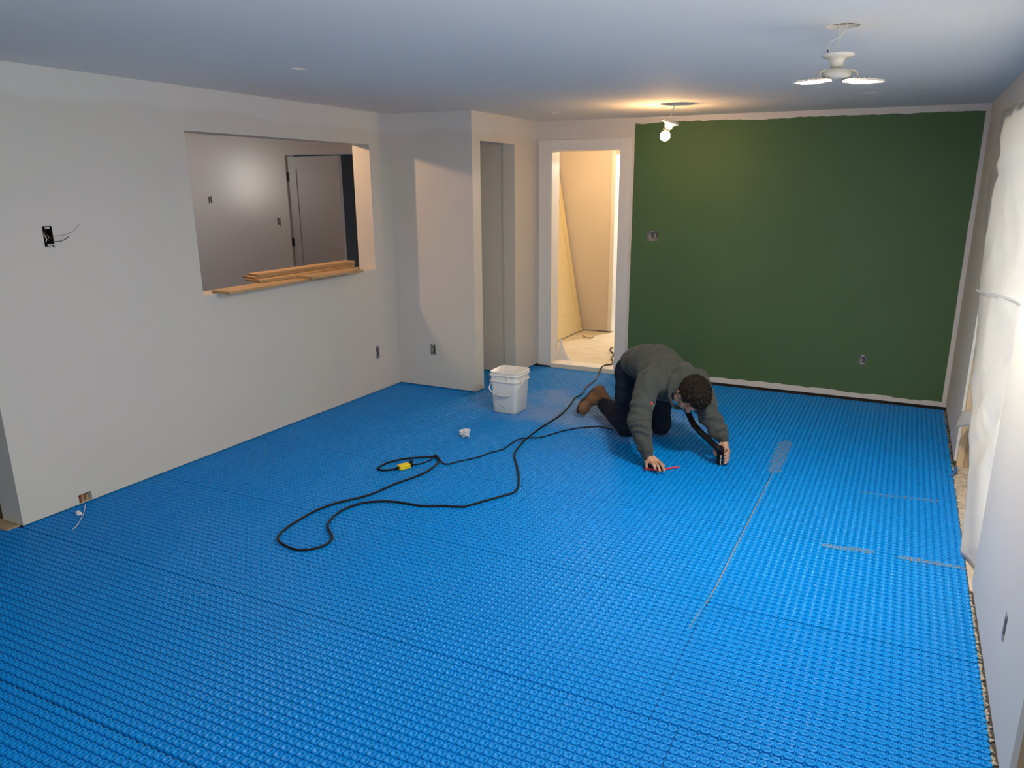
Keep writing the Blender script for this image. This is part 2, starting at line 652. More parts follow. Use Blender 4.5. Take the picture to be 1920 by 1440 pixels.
def stud_profile():
    rings = [(0.0149, ZB), (0.0145, ZT - 0.0012), (0.0137, ZT), (0.0088, ZT - 0.0001), (0.0076, ZT - 0.0012), (0.0030, ZT - 0.0068)]
    seg = 12
    vs = []
    for r, z in rings:
        for k in range(seg):
            t = 2 * PI * (k + 0.5) / seg
            c, s = math.cos(t), math.sin(t)
            n = 3.6 if r > 0.006 else 2.0
            q = (abs(c) ** n + abs(s) ** n) ** (-1 / n)
            vs.append((r * q * c, r * q * s, z))
    fs = []
    for i in range(len(rings) - 1):
        for k in range(seg):
            a, b = i * seg + k, i * seg + (k + 1) % seg
            fs.append((a, b, b + seg, a + seg))
    fs_cap = [tuple((len(rings) - 1) * seg + k for k in range(seg))]
    return np.array(vs), np.array(fs), fs_cap


_pv, _pf, _pc = stud_profile()
_mats = {}


def mat_mesh(nx, ny):
    if (nx, ny) in _mats:
        return _mats[(nx, ny)]
    gx, gy = np.meshgrid(np.arange(nx), np.arange(ny), indexing='ij')
    off = np.stack([(gx.ravel() + 0.5) * PITCH_S, (gy.ravel() + 0.5) * PITCH_S, np.zeros(nx * ny)], 1)
    nv = len(_pv)
    V = (off[:, None, :] + _pv[None]).reshape(-1, 3)
    base = np.arange(nx * ny) * nv
    F = (base[:, None, None] + _pf[None]).reshape(-1, 4)
    Cc = (base[:, None] + np.array(_pc[0])[None])
    W, D, g = nx * PITCH_S, ny * PITCH_S, 0.0010
    sheet = np.array([(g, g, ZB), (W - g, g, ZB), (W - g, D - g, ZB), (g, D - g, ZB), (g, g, ZB - 0.003), (W - g, g, ZB - 0.003), (W - g, D - g, ZB - 0.003), (g, D - g, ZB - 0.003)])
    n0 = len(V)
    V = np.concatenate([V, sheet])
    quads = [(0, 1, 2, 3), (0, 4, 5, 1), (1, 5, 6, 2), (2, 6, 7, 3), (3, 7, 4, 0)]
    F = np.concatenate([F, np.array(quads) + n0])
    me = bpy.data.meshes.new('floor')
    nq, nc = len(F), len(Cc)
    me.vertices.add(len(V))
    me.vertices.foreach_set('co', V.ravel())
    loops = np.concatenate([F.ravel(), Cc.ravel()])
    me.loops.add(len(loops))
    me.loops.foreach_set('vertex_index', loops.astype(np.int32))
    me.polygons.add(nq + nc)
    starts = np.concatenate([np.arange(nq) * 4, nq * 4 + np.arange(nc) * 12])
    me.polygons.foreach_set('loop_start', starts.astype(np.int32))
    sm = np.ones(nq + nc, dtype=bool)
    sm[nq - 5:nq] = False
    me.polygons.foreach_set('use_smooth', sm)
    me.update(calc_edges=True)
    me.validate()
    me.materials.append(M['blue'])
    _mats[(nx, ny)] = me
    return me


def lay_row(y, ny, xs):
    for a, b in zip(xs, xs[1:]):
        nx = int(round((b - a) / PITCH_S))
        if nx < 1:
            continue
        o = bpy.data.objects.new('floor', mat_mesh(nx, ny))
        COL.objects.link(o)
        o.location = (a, y, 0)
        o['kind'] = 'structure'


P = PITCH_S
XE = 0.430
yrow = [2.116 + k * (25 * P + 0.004) for k in range(-2, 6)]
full = lambda x0, n: [x0 - k * 31 * P for k in range(n, -1, -1)]
s1 = XE - 28 * P
lay_row(yrow[0], 25, full(XE - 14 * P, 4) + [XE])
lay_row(yrow[1], 25, [s1 - 26 * P - 93 * P, s1 - 26 * P - 62 * P, s1 - 26 * P - 31 * P, s1 - 26 * P, s1, XE])
lay_row(yrow[2], 25, [XE - 135 * P] + full(XE, 4))
lay_row(yrow[3], 25, [XE - 135 * P] + full(XE, 4))
lay_row(yrow[4], 25, [XE - 135 * P] + full(XE, 4))
lay_row(yrow[5], 25, [XE - 135 * P] + full(XE, 4))
s6 = XE - 27 * P + 0.0
lay_row(yrow[6], 25, [s6 - 108 * P] + full(s6, 3) + [s6 + 27 * P])
lay_row(yrow[7], 13, [s6 - 108 * P] + full(s6, 3) + [s6 + 27 * P])

struct('floor_subfloor', boxes(((-8.6, -2.6, -0.12), (0.60, 6.68, ZB - 0.004))), 'sub')
struct('floor_hallway', boxes(((-4.3, 6.83, -0.12), (-1.2, 11.6, 0.0))), 'ply')
struct('floor_gap_filler', boxes(((-4.1, 6.6805, -0.12), (0.60, 6.82, 0.0155))), 'dark')  # dark box added so the gap under the back wall looks shaded
struct('ground_outside', boxes(((0.60, -3.5, -0.20), (9.0, 14.0, -0.03))), 'soil')

# ------------------------------------------------------------------ structure: walls and ceiling
# electric boxes cut into walls: (wall, u0, u1, z0, z1)
LBOX = [(2.482, 2.534, 1.408, 1.512), (5.157, 5.206, 0.287, 0.393)]
LHOLE = (2.432, 2.508, 0.008, 0.058)
PASS = (3.432, 5.213, 1.042, 2.029)
lw = grid_wall('x', XL, XK - XL, Y0, Y1 + 0.12, 0.006, H, [PASS, *LBOX, LHOLE])
struct('wall_left', lw, 'wall')
FBOX = (-3.626, -3.574, 0.293, 0.386)
struct('wall_closet', grid_wall('y', Y1, 0.12, XL, X2, 0.010, H, [FBOX]), 'wall')
struct('wall_closet_side', grid_wall('x', X2, -0.12, Y1 + 0.12, YB, 0.012, H, [(5.617, 6.226, -1, 2.06)]), 'wall')
struct('wall_closet_end', boxes(((-4.0, 6.235, 0.012), (X2 - 0.121, 6.34, H))), 'wall')
struct('wall_closet_rear', boxes(((-4.08, Y1 + 0.121, 0.0), (-3.962, 6.234, H))), 'wall')
GBOX1 = (-2.086, -1.980, 1.240, 1.330)
GBOX2 = (-0.236, -0.180, 0.298, 0.382)
DOOR = (-3.026, -2.335, -1, 2.040)
struct('wall_back', grid_wall('y', YB, 0.15, XL - 0.2, XR + 0.17, 0.016, H, [DOOR, GBOX1, GBOX2]), 'green')
RBOX = (2.612, 2.664, 0.278, 0.374)
OPEN = (YN, YF, -1, 2.07)
SIDEW = (-0.75, 1.85, 0.30, 2.10)
# drywall face on a framed wall; the framing shows in the jamb of the opening
struct('wall_right', grid_wall('x', XR, 0.016, 2.190, YB, 0.03, H, [OPEN, RBOX]), 'wall')
struct('wall_right_core', grid_wall('x', XR + 0.0165, 0.12, 2.196, YB, -0.02, H, [(YN + 0.001, YF + 0.012, -1, 2.07), RBOX]), 'stud2')
struct('wall_right_near', grid_wall('x', XR + 0.05, 0.12, -2.6, 2.16, 0.0, H, [SIDEW]), 'wall')
struct('wall_behind', grid_wall('y', -2.45, -0.15, -8.6, 0.62, 0.0, H, [(-3.2, 0.0, 0.6, 2.15)]), 'wall')
# kitchen beyond the pass-through
YK = 6.90
KD = (-6.41, -5.42, -1, 2.047)
K1 = (-7.69, -7.63, 1.50, 1.60)
K2 = (-6.615, -6.565, 1.265, 1.37)
struct('wall_kitchen', grid_wall('y', YK, 0.12, -8.6, -4.131, 0.0, H, [KD, K1, K2]), 'kitchen')
struct('wall_kitchen_left', boxes(((-8.72, -2.6, 0.0), (-8.6, YK + 0.12, H))), 'kitchen')
struct('wall_kitchen_right', boxes(((-4.25, Y1 + 0.121, 0.0), (-4.131, YK, H))), 'wall')
struct('wall_pantry', boxes(((-8.6, 8.6, 0.0), (-4.4, 8.7, H))), 'dark')  # near-black colour stands in for the unlit room behind the kitchen door
# hallway beyond the back door
struct('wall_hallway_left', boxes(((-4.00, 6.83, 0.0), (-3.88, 8.63, H))), 'hall')
struct('wall_hallway_far', grid_wall('y', 8.63, 0.11, -4.0, -1.2, 0.02, H, [(-3.10, -1.4, -1, 2.06)]), 'hall')
struct('wall_hallway_right', boxes(((-2.10, 6.83, 0.0), (-1.98, 8.63, H))), 'hall')
struct('wall_far_room', boxes(((-4.6, 11.0, 0.0), (-1.1, 11.1, H))), 'trim')
struct('wall_far_room_left', boxes(((-4.6, 8.75, 0.0), (-4.5, 11.0, H))), 'trim')
struct('wall_far_room_right', boxes(((-1.2, 8.75, 0.0), (-1.1, 11.0, H))), 'trim')

# ceiling with its round cut-outs
HOLES = [(-0.306, 3.302, 0.060), (-1.591, 5.756, 0.105), (-2.868, 3.243, 0.044), (-2.671, 6.015, 0.047), (-0.323, 5.614, 0.047)]


def ceiling_bm():
    bm = BM()

    def loop(pts):
        vs = [bm.verts.new((x, y, H)) for x, y in pts]
        return [bm.edges.new((vs[i], vs[(i + 1) % len(vs)])) for i in range(len(vs))]

    edges = loop([(-8.7, -2.6), (0.60, -2.6), (0.60, 11.1), (-8.7, 11.1)])
    for x, y, r in HOLES:
        edges += loop([(x + r * math.cos(2 * PI * k / 28), y + r * math.sin(2 * PI * k / 28)) for k in range(28)])
    bmesh.ops.triangle_fill(bm, edges=edges, use_beauty=True)
    ex = bmesh.ops.extrude_face_region(bm, geom=list(bm.faces))
    bmesh.ops.translate(bm, verts=[v for v in ex['geom'] if isinstance(v, bmesh.types.BMVert)], vec=(0, 0, 0.016))
    return bm


struct('ceiling', ceiling_bm(), 'ceiling')
struct('roof_deck', boxes(((-8.7, -2.6, H + 0.10), (0.60, 11.1, H + 0.14))), 'dark')

hole_labels = ['round brown box in the ceiling above the folding panel lamp',
               'wide round ceiling hole above the glowing bare bulb',
               'small round ceiling box above the wall opening with planks',
               'small round ceiling box in front of the back doorway',
               'small dark round ceiling box above the green wall, right of the panel lamp']
for (x, y, r), lab in zip(HOLES, hole_labels):
    t = thing('ceiling_box', lab, 'electrical box', (x, y, H), 'round ceiling boxes')
    bm = BM()
    lathe(bm, [(r + 0.001, H + 0.017), (r + 0.001, H + 0.055), (r * 0.6, H + 0.060), (0, H + 0.060)], 28, Matrix.Translation((x, y, 0)), close=False)
    put('box_cup', bm, 'brown' if 0.05 < r < 0.09 else ('metal' if r > 0.09 else 'sub'), t, True)
    for s in (-1, 1):
        put('box_ear', boxes(((x + s * r * 0.72 - 0.006, y - 0.006, H + 0.012), (x + s * r * 0.72 + 0.006, y + 0.006, H + 0.020))), 'metal', t)

# trims round the back door
struct('trim_1', boxes(((-3.141, YB - 0.016, 0.010), (-3.028, YB - 0.0005, 2.113)), bev=0.002), 'trim')
struct('trim_2', boxes(((-2.349, YB - 0.016, 0.010), (-2.243, YB - 0.0005, 2.113)), bev=0.002), 'trim')
struct('trim_3', boxes(((-3.027, YB - 0.015, 2.036), (-2.350, YB - 0.0005, 2.113)), bev=0.002), 'trim')
struct('trim_4', boxes(((-3.030, YB - 0.012, 0.0), (-3.008, YB + 0.16, 2.036)), ((-2.353, YB - 0.012, 0.0), (-2.331, YB + 0.16, 2.036)), ((-3.009, YB - 0.012, 2.020), (-2.352, YB + 0.16, 2.041)), bev=0.0015), 'trim')
struct('trim_5', boxes(((-3.009, YB - 0.010, -0.01), (-2.352, YB + 0.165, 0.036)), bev=0.002), 'jamb')     # threshold
# far hallway doorway casing
struct('trim_6', boxes(((-3.135, 8.612, 0.02), (-3.085, 8.629, 2.11)), ((-3.102, 8.615, 0.02), (-3.090, 8.76, 2.06)), bev=0.0015), 'trim')
# kitchen door casing
struct('trim_7', boxes(((-6.50, YK - 0.014, 0.0), (-6.41, YK - 0.0005, 2.125)), ((-5.42, YK - 0.014, 0.0), (-5.33, YK - 0.0005, 2.125)), ((-6.411, YK - 0.013, 2.047), (-5.419, YK - 0.0005, 2.125)), bev=0.0015), 'kitchen')
# raw wood studs lining the patio opening
for k, (a, b_, mm) in enumerate([(0.455, 0.492, 'stud'), (0.4935, 0.530, 'stud2'), (0.5315, 0.568, 'stud')]):
    struct('trim_%d' % (8 + k), boxes(((a, YF + (0.001, 0.006, -0.004)[k], -0.02), (b_, YF + 0.0118, 2.069)), bev=0.001), mm)

# ------------------------------------------------------------------ electric boxes
def electric_box(label, wall, face, u0, u1, z0, z1, depth=0.05, look='outlet', name='outlet_box', group='open electrical boxes'):
    """open steel box let into a wall; wall '+x' means its opening faces +x, '-y' faces -y ..."""
    sg = 1 if wall[0] == '+' else -1
    ax = wall[1]
    cu, cz = (u0 + u1) / 2, (z0 + z1) / 2
    w, h = u1 - u0, z1 - z0

    def T(a, u, z):            # a: metres out of the wall
        return Vector((face + sg * a, cu + u, cz + z)) if ax == 'x' else Vector((cu + u, face + sg * a, cz + z))

    def tb(bm, lo, hi):
        vs = box(bm, (lo[0], lo[1], lo[2]), (hi[0], hi[1], hi[2]))
        for v in vs:
            v.co = T(*v.co)

    t = thing(name, label, 'electrical box', T(0, 0, 0), group)
    bm = BM()
    e = 0.0008
    tb(bm, (-depth, -w / 2 + e, -h / 2 + e), (-depth + 0.002, w / 2 - e, h / 2 - e))
    for s in (-1, 1):
        tb(bm, (-depth, s * (w / 2 - 0.0018) - 0.001, -h / 2 + e), (-0.001, s * (w / 2 - 0.0018) + 0.001, h / 2 - e))
        tb(bm, (-depth, -w / 2 + 0.003, s * (h / 2 - 0.0018) - 0.001), (-0.001, w / 2 - 0.003, s * (h / 2 - 0.0018) + 0.001))
    put('box_shell', bm, 'hinge' if look == 'switch' else 'scuff', t)
    for s in (-1, 1):
        bm = BM()
        tb(bm, (-0.002, -0.012, s * (h / 2 - 0.009) - 0.006), (0.0025, 0.012, s * (h / 2 - 0.009) + 0.006))
        put('mounting_ear', bm, 'metal', t)
    wires = [('wirew', -0.25, 0.9), ('wireb', 0.2, 0.8), ('copper', 0.0, 0.55)]
    if look == 'double':
        wires = [('wirew', -0.3, 0.9), ('wirew', 0.25, 0.95), ('wireb', -0.05, 0.8), ('wireb', 0.35, 0.6), ('copper', 0.1, 0.5)]
    for mname, uo, ln in wires:
        bm = BM()
        pts = [T(-depth + 0.004, uo * w, h * 0.35), T(-depth * 0.4, uo * w * 0.8, h * 0.1), T(-0.008, uo * w + 0.006, -h * 0.12 * ln), T(-depth * 0.35, uo * w * 0.5, -h * 0.32 * ln)]
        tube(bm, spline(pts, 6), 0.0022, 6)
        put('wire', bm, mname, t, True)
    if look == 'switch':
        for pts, mname, r in (([(-.01, .018, 0.0), (.03, .05, 0.002), (.05, .10, 0.02), (.045, .145, 0.055)], 'wireb', 0.0010),
                              ([(-.01, .015, -.025), (.02, .035, -.028), (.035, .062, -.018), (.04, .08, -.004)], 'wireb', 0.0020),
                              ([(0, -.004, -.045), (.016, .006, -.056), (.018, .02, -.052), (.012, .012, -.04), (.014, .0, -.046)], 'wirew', 0.0020)):
            bm = BM()
            tube(bm, spline([T(*p) for p in pts], 8), r, 6)
            put('loose_wire', bm, mname, t, True)
    return t


electric_box('black wall box with loose wires sticking out, left of the wall opening', '+x', XL, *LBOX[0], look='switch')
electric_box('open outlet box low on the left wall beside the corner', '+x', XL, *LBOX[1])
electric_box('open outlet box low on the closet front wall', '-y', Y1, *FBOX)
electric_box('wide open switch box high on the green wall beside the doorway', '-y', YB, *GBOX1, look='double')
electric_box('open outlet box low on the right half of the green wall', '-y', YB, *GBOX2)
electric_box('narrow outlet cut-out on the near right wall beyond the plastic sheet', '-x', XR, *RBOX, look='outlet')
electric_box('open wall box on the far kitchen wall, left one seen through the opening', '-y', YK, *K1)
electric_box('open wall box beside the grey kitchen door casing', '-y', YK, *K2)

struct('trim_11', boxes(((-4.20, 2.050, -0.004), (-3.985, 2.1215, 0.008)), bev=0.002), 'stud2')
# broken hole at the foot of the left wall, with string and a wad hanging out
t = thing('wall_hole_patch', 'torn dark hole with red scrap at the foot of the left wall', 'wall hole', (XL, 2.47, 0.03))
bm = BM()
box(bm, (XL - 0.06, LHOLE[0] - 0.006, 0.007), (XL - 0.05, LHOLE[1] + 0.006, 0.064))
put('backing', bm, 'sub', t)
bm = boxes(((XL - 0.045, 2.436, 0.008), (XL - 0.006, 2.450, 0.044)))
put('red_scrap', bm, plain('rust_red', (0.22, 0.05, 0.03), 0.8), t)
for q in (((XL - 0.03, 2.458, 0.008), (XL - 0.02, 2.476, 0.05)), ((XL - 0.035, 2.484, 0.008), (XL - 0.022, 2.500, 0.04))):
    put('broken_edge', boxes(q), 'plank_edge', t)
t = thing('white_string', 'white string with a paper wad trailing from the hole in the left wall', 'string', gp(150, 965))
bm = BM()
tube(bm, spline([gp(160, 946, 0.012), gp(159, 953, 0.006), gp(156, 965, 0.005), gp(152, 972, 0.005), gp(146, 983, 0.005), gp(137, 992, 0.005)], 6), 0.0018, 6)
put('strand', bm, 'wirew', t, True)
bm = BM()
c = gp(148, 963, 0.010)
ball(bm, c, 0.017, 1.2, 0.8, 0.6)
ball(bm, c + Vector((-0.012, 0.004, 0.004)), 0.010)
put('paper_wad', bm, 'white', t, True)

# ------------------------------------------------------------------ kitchen door seen through the pass-through
d1 = thing('door_1', None, None, (-6.40, YK + 0.03, 0))
d1['kind'] = 'structure'
rot = Matrix.Translation((-6.398, YK + 0.012, 0)) @ Matrix.Rotation(math.radians(-4), 4, 'Z')
bm = BM()
w, hgt = 0.775, 2.028
box(bm, (0, 0, 0.012), (w, 0.035, hgt), rot)
put('door_core', bm, 'door', d1)
for lo, hi in (((0, -0.008, 0.012), (0.125, -0.0003, hgt)), ((w - 0.125, -0.008, 0.012), (w, -0.0003, hgt)), ((0.1255, -0.008, hgt - 0.135), (w - 0.1255, -0.0003, hgt)), ((0.1255, -0.008, 0.012), (w - 0.1255, -0.0003, 0.22))):
    bm = BM()
    box(bm, lo, hi, rot)
    put('door_stile', bm, 'door', d1)
for z in (0.25, 1.085, 1.815):
    bm = BM()
    lathe(bm, [(0.008, z - 0.05), (0.008, z + 0.05)], 10, Matrix.Translation((-6.403, YK - 0.004, 0)))
    box(bm, (-6.402, YK - 0.004, z - 0.048), (-6.385, YK + 0.002, z + 0.048))
    put('hinge', bm, 'hinge', d1)

# ------------------------------------------------------------------ planks on the pass-through sill
def plank(label, corners, z, th, mat='plank'):
    """corners: left-rear, left-front, right-front, right-rear as (x,y)"""
    bm = BM()
    lo = [bm.verts.new((x, y, z)) for x, y in corners]
    hi = [bm.verts.new((x, y, z + th)) for x, y in corners]
    bm.faces.new(lo)
    bm.faces.new(hi[::-1])
    for i in range(4):
        bm.faces.new((lo[i], lo[(i + 1) % 4], hi[(i + 1) % 4], hi[i]))
    bevel(bm, 0.0015, 1)
    o = put('plank', bm, mat)
    return tag(o, label, 'plank', 'brown planks on the sill')


SZ = PASS[2] + 0.001
plank('lowest brown plank, reaching furthest left along the sill', [(-4.013, 3.545), (-3.835, 3.530), (-3.905, 4.980), (-4.083, 4.970)], SZ, 0.018)
plank('short brown plank at the right, jutting into the room over the lowest plank', [(-3.985, 4.300), (-3.828, 4.290), (-3.812, 4.730), (-3.970, 5.020)], SZ + 0.0185, 0.018)
plank('middle brown plank of the stack lying across the lowest plank', [(-4.165, 3.985), (-4.000, 3.955), (-3.992, 4.285), (-4.100, 5.120)], SZ + 0.0190, 0.018)
plank('second plank from the top of the stack on the sill', [(-4.215, 4.010), (-4.075, 3.985), (-4.105, 5.135), (-4.245, 5.145)], SZ + 0.0378, 0.014, 'plank_edge')
plank('topmost narrow brown plank of the stack on the sill', [(-4.195, 4.040), (-4.085, 4.020), (-4.125, 5.150), (-4.235, 5.160)], SZ + 0.0525, 0.016)

# ------------------------------------------------------------------ hallway things
# door slab leaning against the left hallway wall
t = thing('leaning_door_panel', 'unfinished door panel in painted lamplight yellow leaning in the back hallway', 'door panel', (-3.46, 8.16, 0))
base = Vector((-3.452, 7.760, 0.012))
along = Vector((-0.01, 0.835, 0)).normalized()
up = Vector((-0.352, -0.004, 2.0)).normalized()
nrm = along.cross(up).normalized()
mt = Matrix(((along.x, up.x, nrm.x, base.x), (along.y, up.y, nrm.y, base.y), (along.z, up.z, nrm.z, base.z), (0, 0, 0, 1)))
bm = BM()
box(bm, (0, 0, -0.032), (0.83, 2.03, 0.0), mt)
put('core', bm, 'slab', t)
for lo, hi in (((0, 0, 0.0003), (0.115, 2.03, 0.007)), ((0.715, 0, 0.0003), (0.83, 2.03, 0.007)), ((0.1155, 0, 0.0003), (0.7145, 0.24, 0.007)), ((0.1155, 1.90, 0.0003), (0.7145, 2.03, 0.007))):
    bm = BM()
    box(bm, lo, hi, mt)
    bevel(bm, 0.0012, 1)
    put('stile', bm, 'slab', t)

bm = BM()
ra = random.Random(12)
apex = Vector((-2.995, YB + 0.205, 0.0))
n_a, n_h = 64, 14
rows = []
for j in range(n_h + 1):
    t_ = j / n_h
    row = []
    for k in range(n_a):
        a = 2 * PI * k / n_a
        fold = 0.55 + 0.45 * math.sin(a * 7 + 1.5 * math.sin(a * 3)) * (1 - 0.5 * t_) + 0.15 * math.sin(a * 19)
        rad = (0.006 + 0.062 * (1 - t_) ** 1.3) * (0.55 + 0.55 * fold)
        top = 0.225 - 0.02 * math.sin(a * 5)
        z = 0.002 + top * t_ + (0.018 * abs(math.sin(a * 8)) if j == 0 else 0.006 * math.sin(a * 11 + j))
        row.append(bm.verts.new(apex + Vector((rad * math.cos(a) * 1.25 + 0.045 * (1 - t_) ** 2, rad * math.sin(a) * 0.75, max(0.001, z)))))
    rows.append(row)
for a_, b_ in zip(rows, rows[1:]):
    for k in range(n_a):
        bm.faces.new((a_[k], a_[(k + 1) % n_a], b_[(k + 1) % n_a], b_[k]))
bm.faces.new(rows[-1])
bm.faces.new(rows[0][::-1])
tag(put('crumpled_rag', bm, 'rag'), 'crumpled torn white rag standing inside the back doorway by its left jamb', 'rag')

bm = BM()
tube(bm, spline([gp(1093, 629, 0.012), gp(1098, 632, 0.02), gp(1106, 633, 0.016), gp(1112, 631, 0.010)], 6), 0.008, 6)
tag(put('wood_offcut', bm, 'tan', None, True), 'curled brown strip lying on the hallway floor by the leaning door panel', 'offcut')

bm = BM()
hy = 9.9
hl, hr = yp(1146, 600, hy).x - 0.4, -1.25
for k in range(7):
    box(bm, (hl, hy, 0.03 + k * 0.045), (hr, hy + 0.05 - 0.004 * (k % 2), 0.066 + k * 0.045))
box(bm, (hl, hy + 0.055, 0.0), (hr, hy + 0.09, 0.34))
tag(put('ribbed_panel', bm, 'greyp'), 'grey ribbed panel along the foot of the bright far room wall', 'panel')


def bulb_thing(label, hole, base_c, axis, strength_mat, name='bare_bulb_lamp', r=0.030, wire=True, k=1.0):
    """keyless porcelain lampholder with a lit round bulb; axis points from the plate to the bulb"""
    ax = Vector(axis).normalized()
    x, y = frame_from(ax)
    b = Vector(base_c)
    m = Matrix(((x.x, y.x, ax.x, b.x), (x.y, y.y, ax.y, b.y), (x.z, y.z, ax.z, b.z), (0, 0, 0, 1))) @ Matrix.Scale(k, 4)
    t = thing(name, label, 'lamp', b)
    bm = BM()
    lathe(bm, [(0.0, -0.006), (0.050, -0.006), (0.056, 0.0), (0.056, 0.006), (0.050, 0.012), (0.034, 0.017), (0.027, 0.024), (0.025, 0.034), (0.0235, 0.035), (0.0235, 0.042), (0.019, 0.045), (0, 0.045)], 28, m, close=False)
    put('lampholder', bm, 'porcelain', t, True)
    bm = BM()
    lathe(bm, [(0.0, 0.0455), (0.015, 0.0455), (0.016, 0.055), (0.020, 0.062)], 20, m)
    put('bulb_neck', bm, 'porcelain', t, True)
    bm = BM()
    ball(bm, m @ Vector((0, 0, 0.060 + r)), r * k, u=24, v=14)
    put('bulb_globe', bm, strength_mat, t, True)
    bm = BM()
    tube(bm, spline([m @ Vector((0.040, 0.012, 0.014)), m @ Vector((0.042, 0.012, 0.035)), m @ Vector((0.034, 0.012, 0.055))], 5), 0.0012, 5)
    put('pull_chain', bm, 'metal', t, True)
    if wire:
        h = Vector(hole)
        for dx in (0.0, 0.010):
            bm = BM()
            tube(bm, spline([h + Vector((dx, 0, 0.058)), h + Vector((dx * 0.5, 0, 0.0)), h.lerp(b, 0.35) + Vector((-0.008 + dx, 0, 0.0)), h.lerp(b, 0.75) + Vector((-0.012 + dx, 0, 0)), b + Vector((-0.004 + dx, 0, -0.002))], 8), 0.0022, 6)
            put('wire', bm, 'wirew', t, True)
    return t


pl = yp(1257, 227, 5.756)
bt = yp(1248, 250, 5.756)
bulb_thing('lit bare bulb hanging on wires in front of the green wall', (-1.628, 5.756, H), pl, bt - pl + Vector((0, 0, -0.01)), 'bulb', k=1.2)
bulb_thing('lit bare bulb at the kitchen ceiling behind the left wall', None, (-4.72, 4.38, H - 0.008), (0, 0, -1), 'kbulb', 'kitchen_ceiling_bulb', wire=False)
bulb_thing('lit bare bulb at the hallway ceiling behind the back doorway', None, (-2.75, 7.75, H - 0.008), (0, 0, -1), 'hbulb', 'hallway_ceiling_bulb', wire=False)
bulb_thing('lit bulb in the far bright room beyond the hallway', None, (-2.45, 10.35, H - 0.008), (0, 0, -1), 'farglow', 'far_room_bulb', wire=False)

# ------------------------------------------------------------------ folding panel lamp
lx, ly = -0.315, 3.300
t = thing('panel_lamp', 'white lamp with folding lit panels hanging on wires near the right wall', 'lamp', (lx, ly, 2.18))
mt = Matrix.Translation((lx, ly, 0))
bm = BM()
lathe(bm, [(0, 2.186), (0.052, 2.186), (0.060, 2.184), (0.060, 2.178), (0.048, 2.172), (0.030, 2.168), (0.024, 2.158), (0.0225, 2.140), (0.020, 2.139), (0, 2.139)], 32, mt, close=False)
put('lampholder', bm, 'porcelain', t, True)
bm = BM()
lathe(bm, [(0, 2.1385), (0.019, 2.1385), (0.019, 2.133), (0.040, 2.130), (0.055, 2.127), (0.056, 2.103), (0.050, 2.098), (0, 2.098)], 32, mt, close=False)
put('lamp_body', bm, 'ledbody', t, True)
RH = Vector((RIGHT.x, RIGHT.y, 0))
FH = Vector((FWD.x, FWD.y, 0)).normalized()
for ang, tilt in ((-14, 2), (194, 3)):
    a = math.radians(ang)
    d = RH * math.cos(a) + FH * math.sin(a)
    s = Vector((-d.y, d.x, 0))
    d3 = (d + Vector((0, 0, -math.tan(math.radians(tilt))))).normalized()
    n = s.cross(d3).normalized()
    n = n if n.z > 0 else -n
    o0 = Vector((lx, ly, 2.094)) + d * 0.030
    m = Matrix(((d3.x, s.x, n.x, o0.x), (d3.y, s.y, n.y, o0.y), (d3.z, s.z, n.z, o0.z), (0, 0, 0, 1)))
    bm = BM()
    prof = [(0.0, 0.022), (0.03, 0.040), (0.075, 0.046), (0.112, 0.044), (0.118, 0.030), (0.142, 0.016)]
    ring = [(x, y) for x, y in prof] + [(x, -y) for x, y in prof[::-1]]
    for zz in (0.0, -0.007):
        pass
    top = [bm.verts.new(m @ Vector((x, y, 0.0))) for x, y in ring]
    bot = [bm.verts.new(m @ Vector((x, y, -0.007))) for x, y in ring]
    bm.faces.new(top)
    bm.faces.new(bot[::-1])
    for i in range(len(ring)):
        j = (i + 1) % len(ring)
        bm.faces.new((top[i], bot[i], bot[j], top[j]))
    for k in range(5):
        box(bm, (0.030 + k * 0.018, -0.034, 0.0003), (0.034 + k * 0.018, 0.034, 0.006), m)
    pn = put('lamp_panel', bm, 'ledbody', t)
    bm = BM()
    box(bm, (0.034, -0.028, -0.0095), (0.096, 0.028, -0.0073), m)
    put('led_lens', bm, 'led', pn, True)
    arc = [Vector((lx, ly, 2.12)) + d * (0.052 + 0.024 * math.sin(q)) + Vector((0, 0, -0.012 + 0.018 * math.cos(q))) for q in [i * PI / 7 for i in range(8)]]
    for sd in (-1, 1):
        bm = BM()
        tube(bm, [p + s * 0.012 * sd for p in arc], 0.0035, 8)
        put('hinge_bracket', bm, 'ledbody', t, True)
for pts, mn in (([(-0.285, 3.302, H + 0.05), (-0.300, 3.300, H - 0.02), (-0.345, 3.296, 2.225), (-0.352, 3.298, 2.203)], 'wirew'), ([(-0.352, 3.298, 2.203), (-0.351, 3.298, 2.196), (-0.345, 3.299, 2.186)], 'wireb'),
                ([(-0.320, 3.305, H + 0.05), (-0.322, 3.304, H - 0.02), (-0.316, 3.302, 2.235), (-0.320, 3.300, 2.186)], 'wirew')):
    bm = BM()
    tube(bm, spline(pts, 8), 0.0022, 6)
    put('wire', bm, mn, t, True)

# ------------------------------------------------------------------ plastic sheet at the patio opening
prof = [(2.125, 5.34), (2.08, 5.43), (1.985, 5.36), (1.90, 5.17), (1.86, 5.20), (1.77, 5.60), (1.62, 5.50), (1.49, 5.35), (1.30, 5.20), (1.145, 5.08), (1.0, 4.95), (0.86, 4.84), (0.72, 4.70), (0.52, 4.36), (0.26, 4.09), (0.12, 3.97), (0.006, 3.88)]


def edge_y(z):
    for (za, ya), (zb, yb) in zip(prof, prof[1:]):
        if z >= zb:
            return ya + (yb - ya) * (za - z) / (za - zb)
    return prof[-1][1]


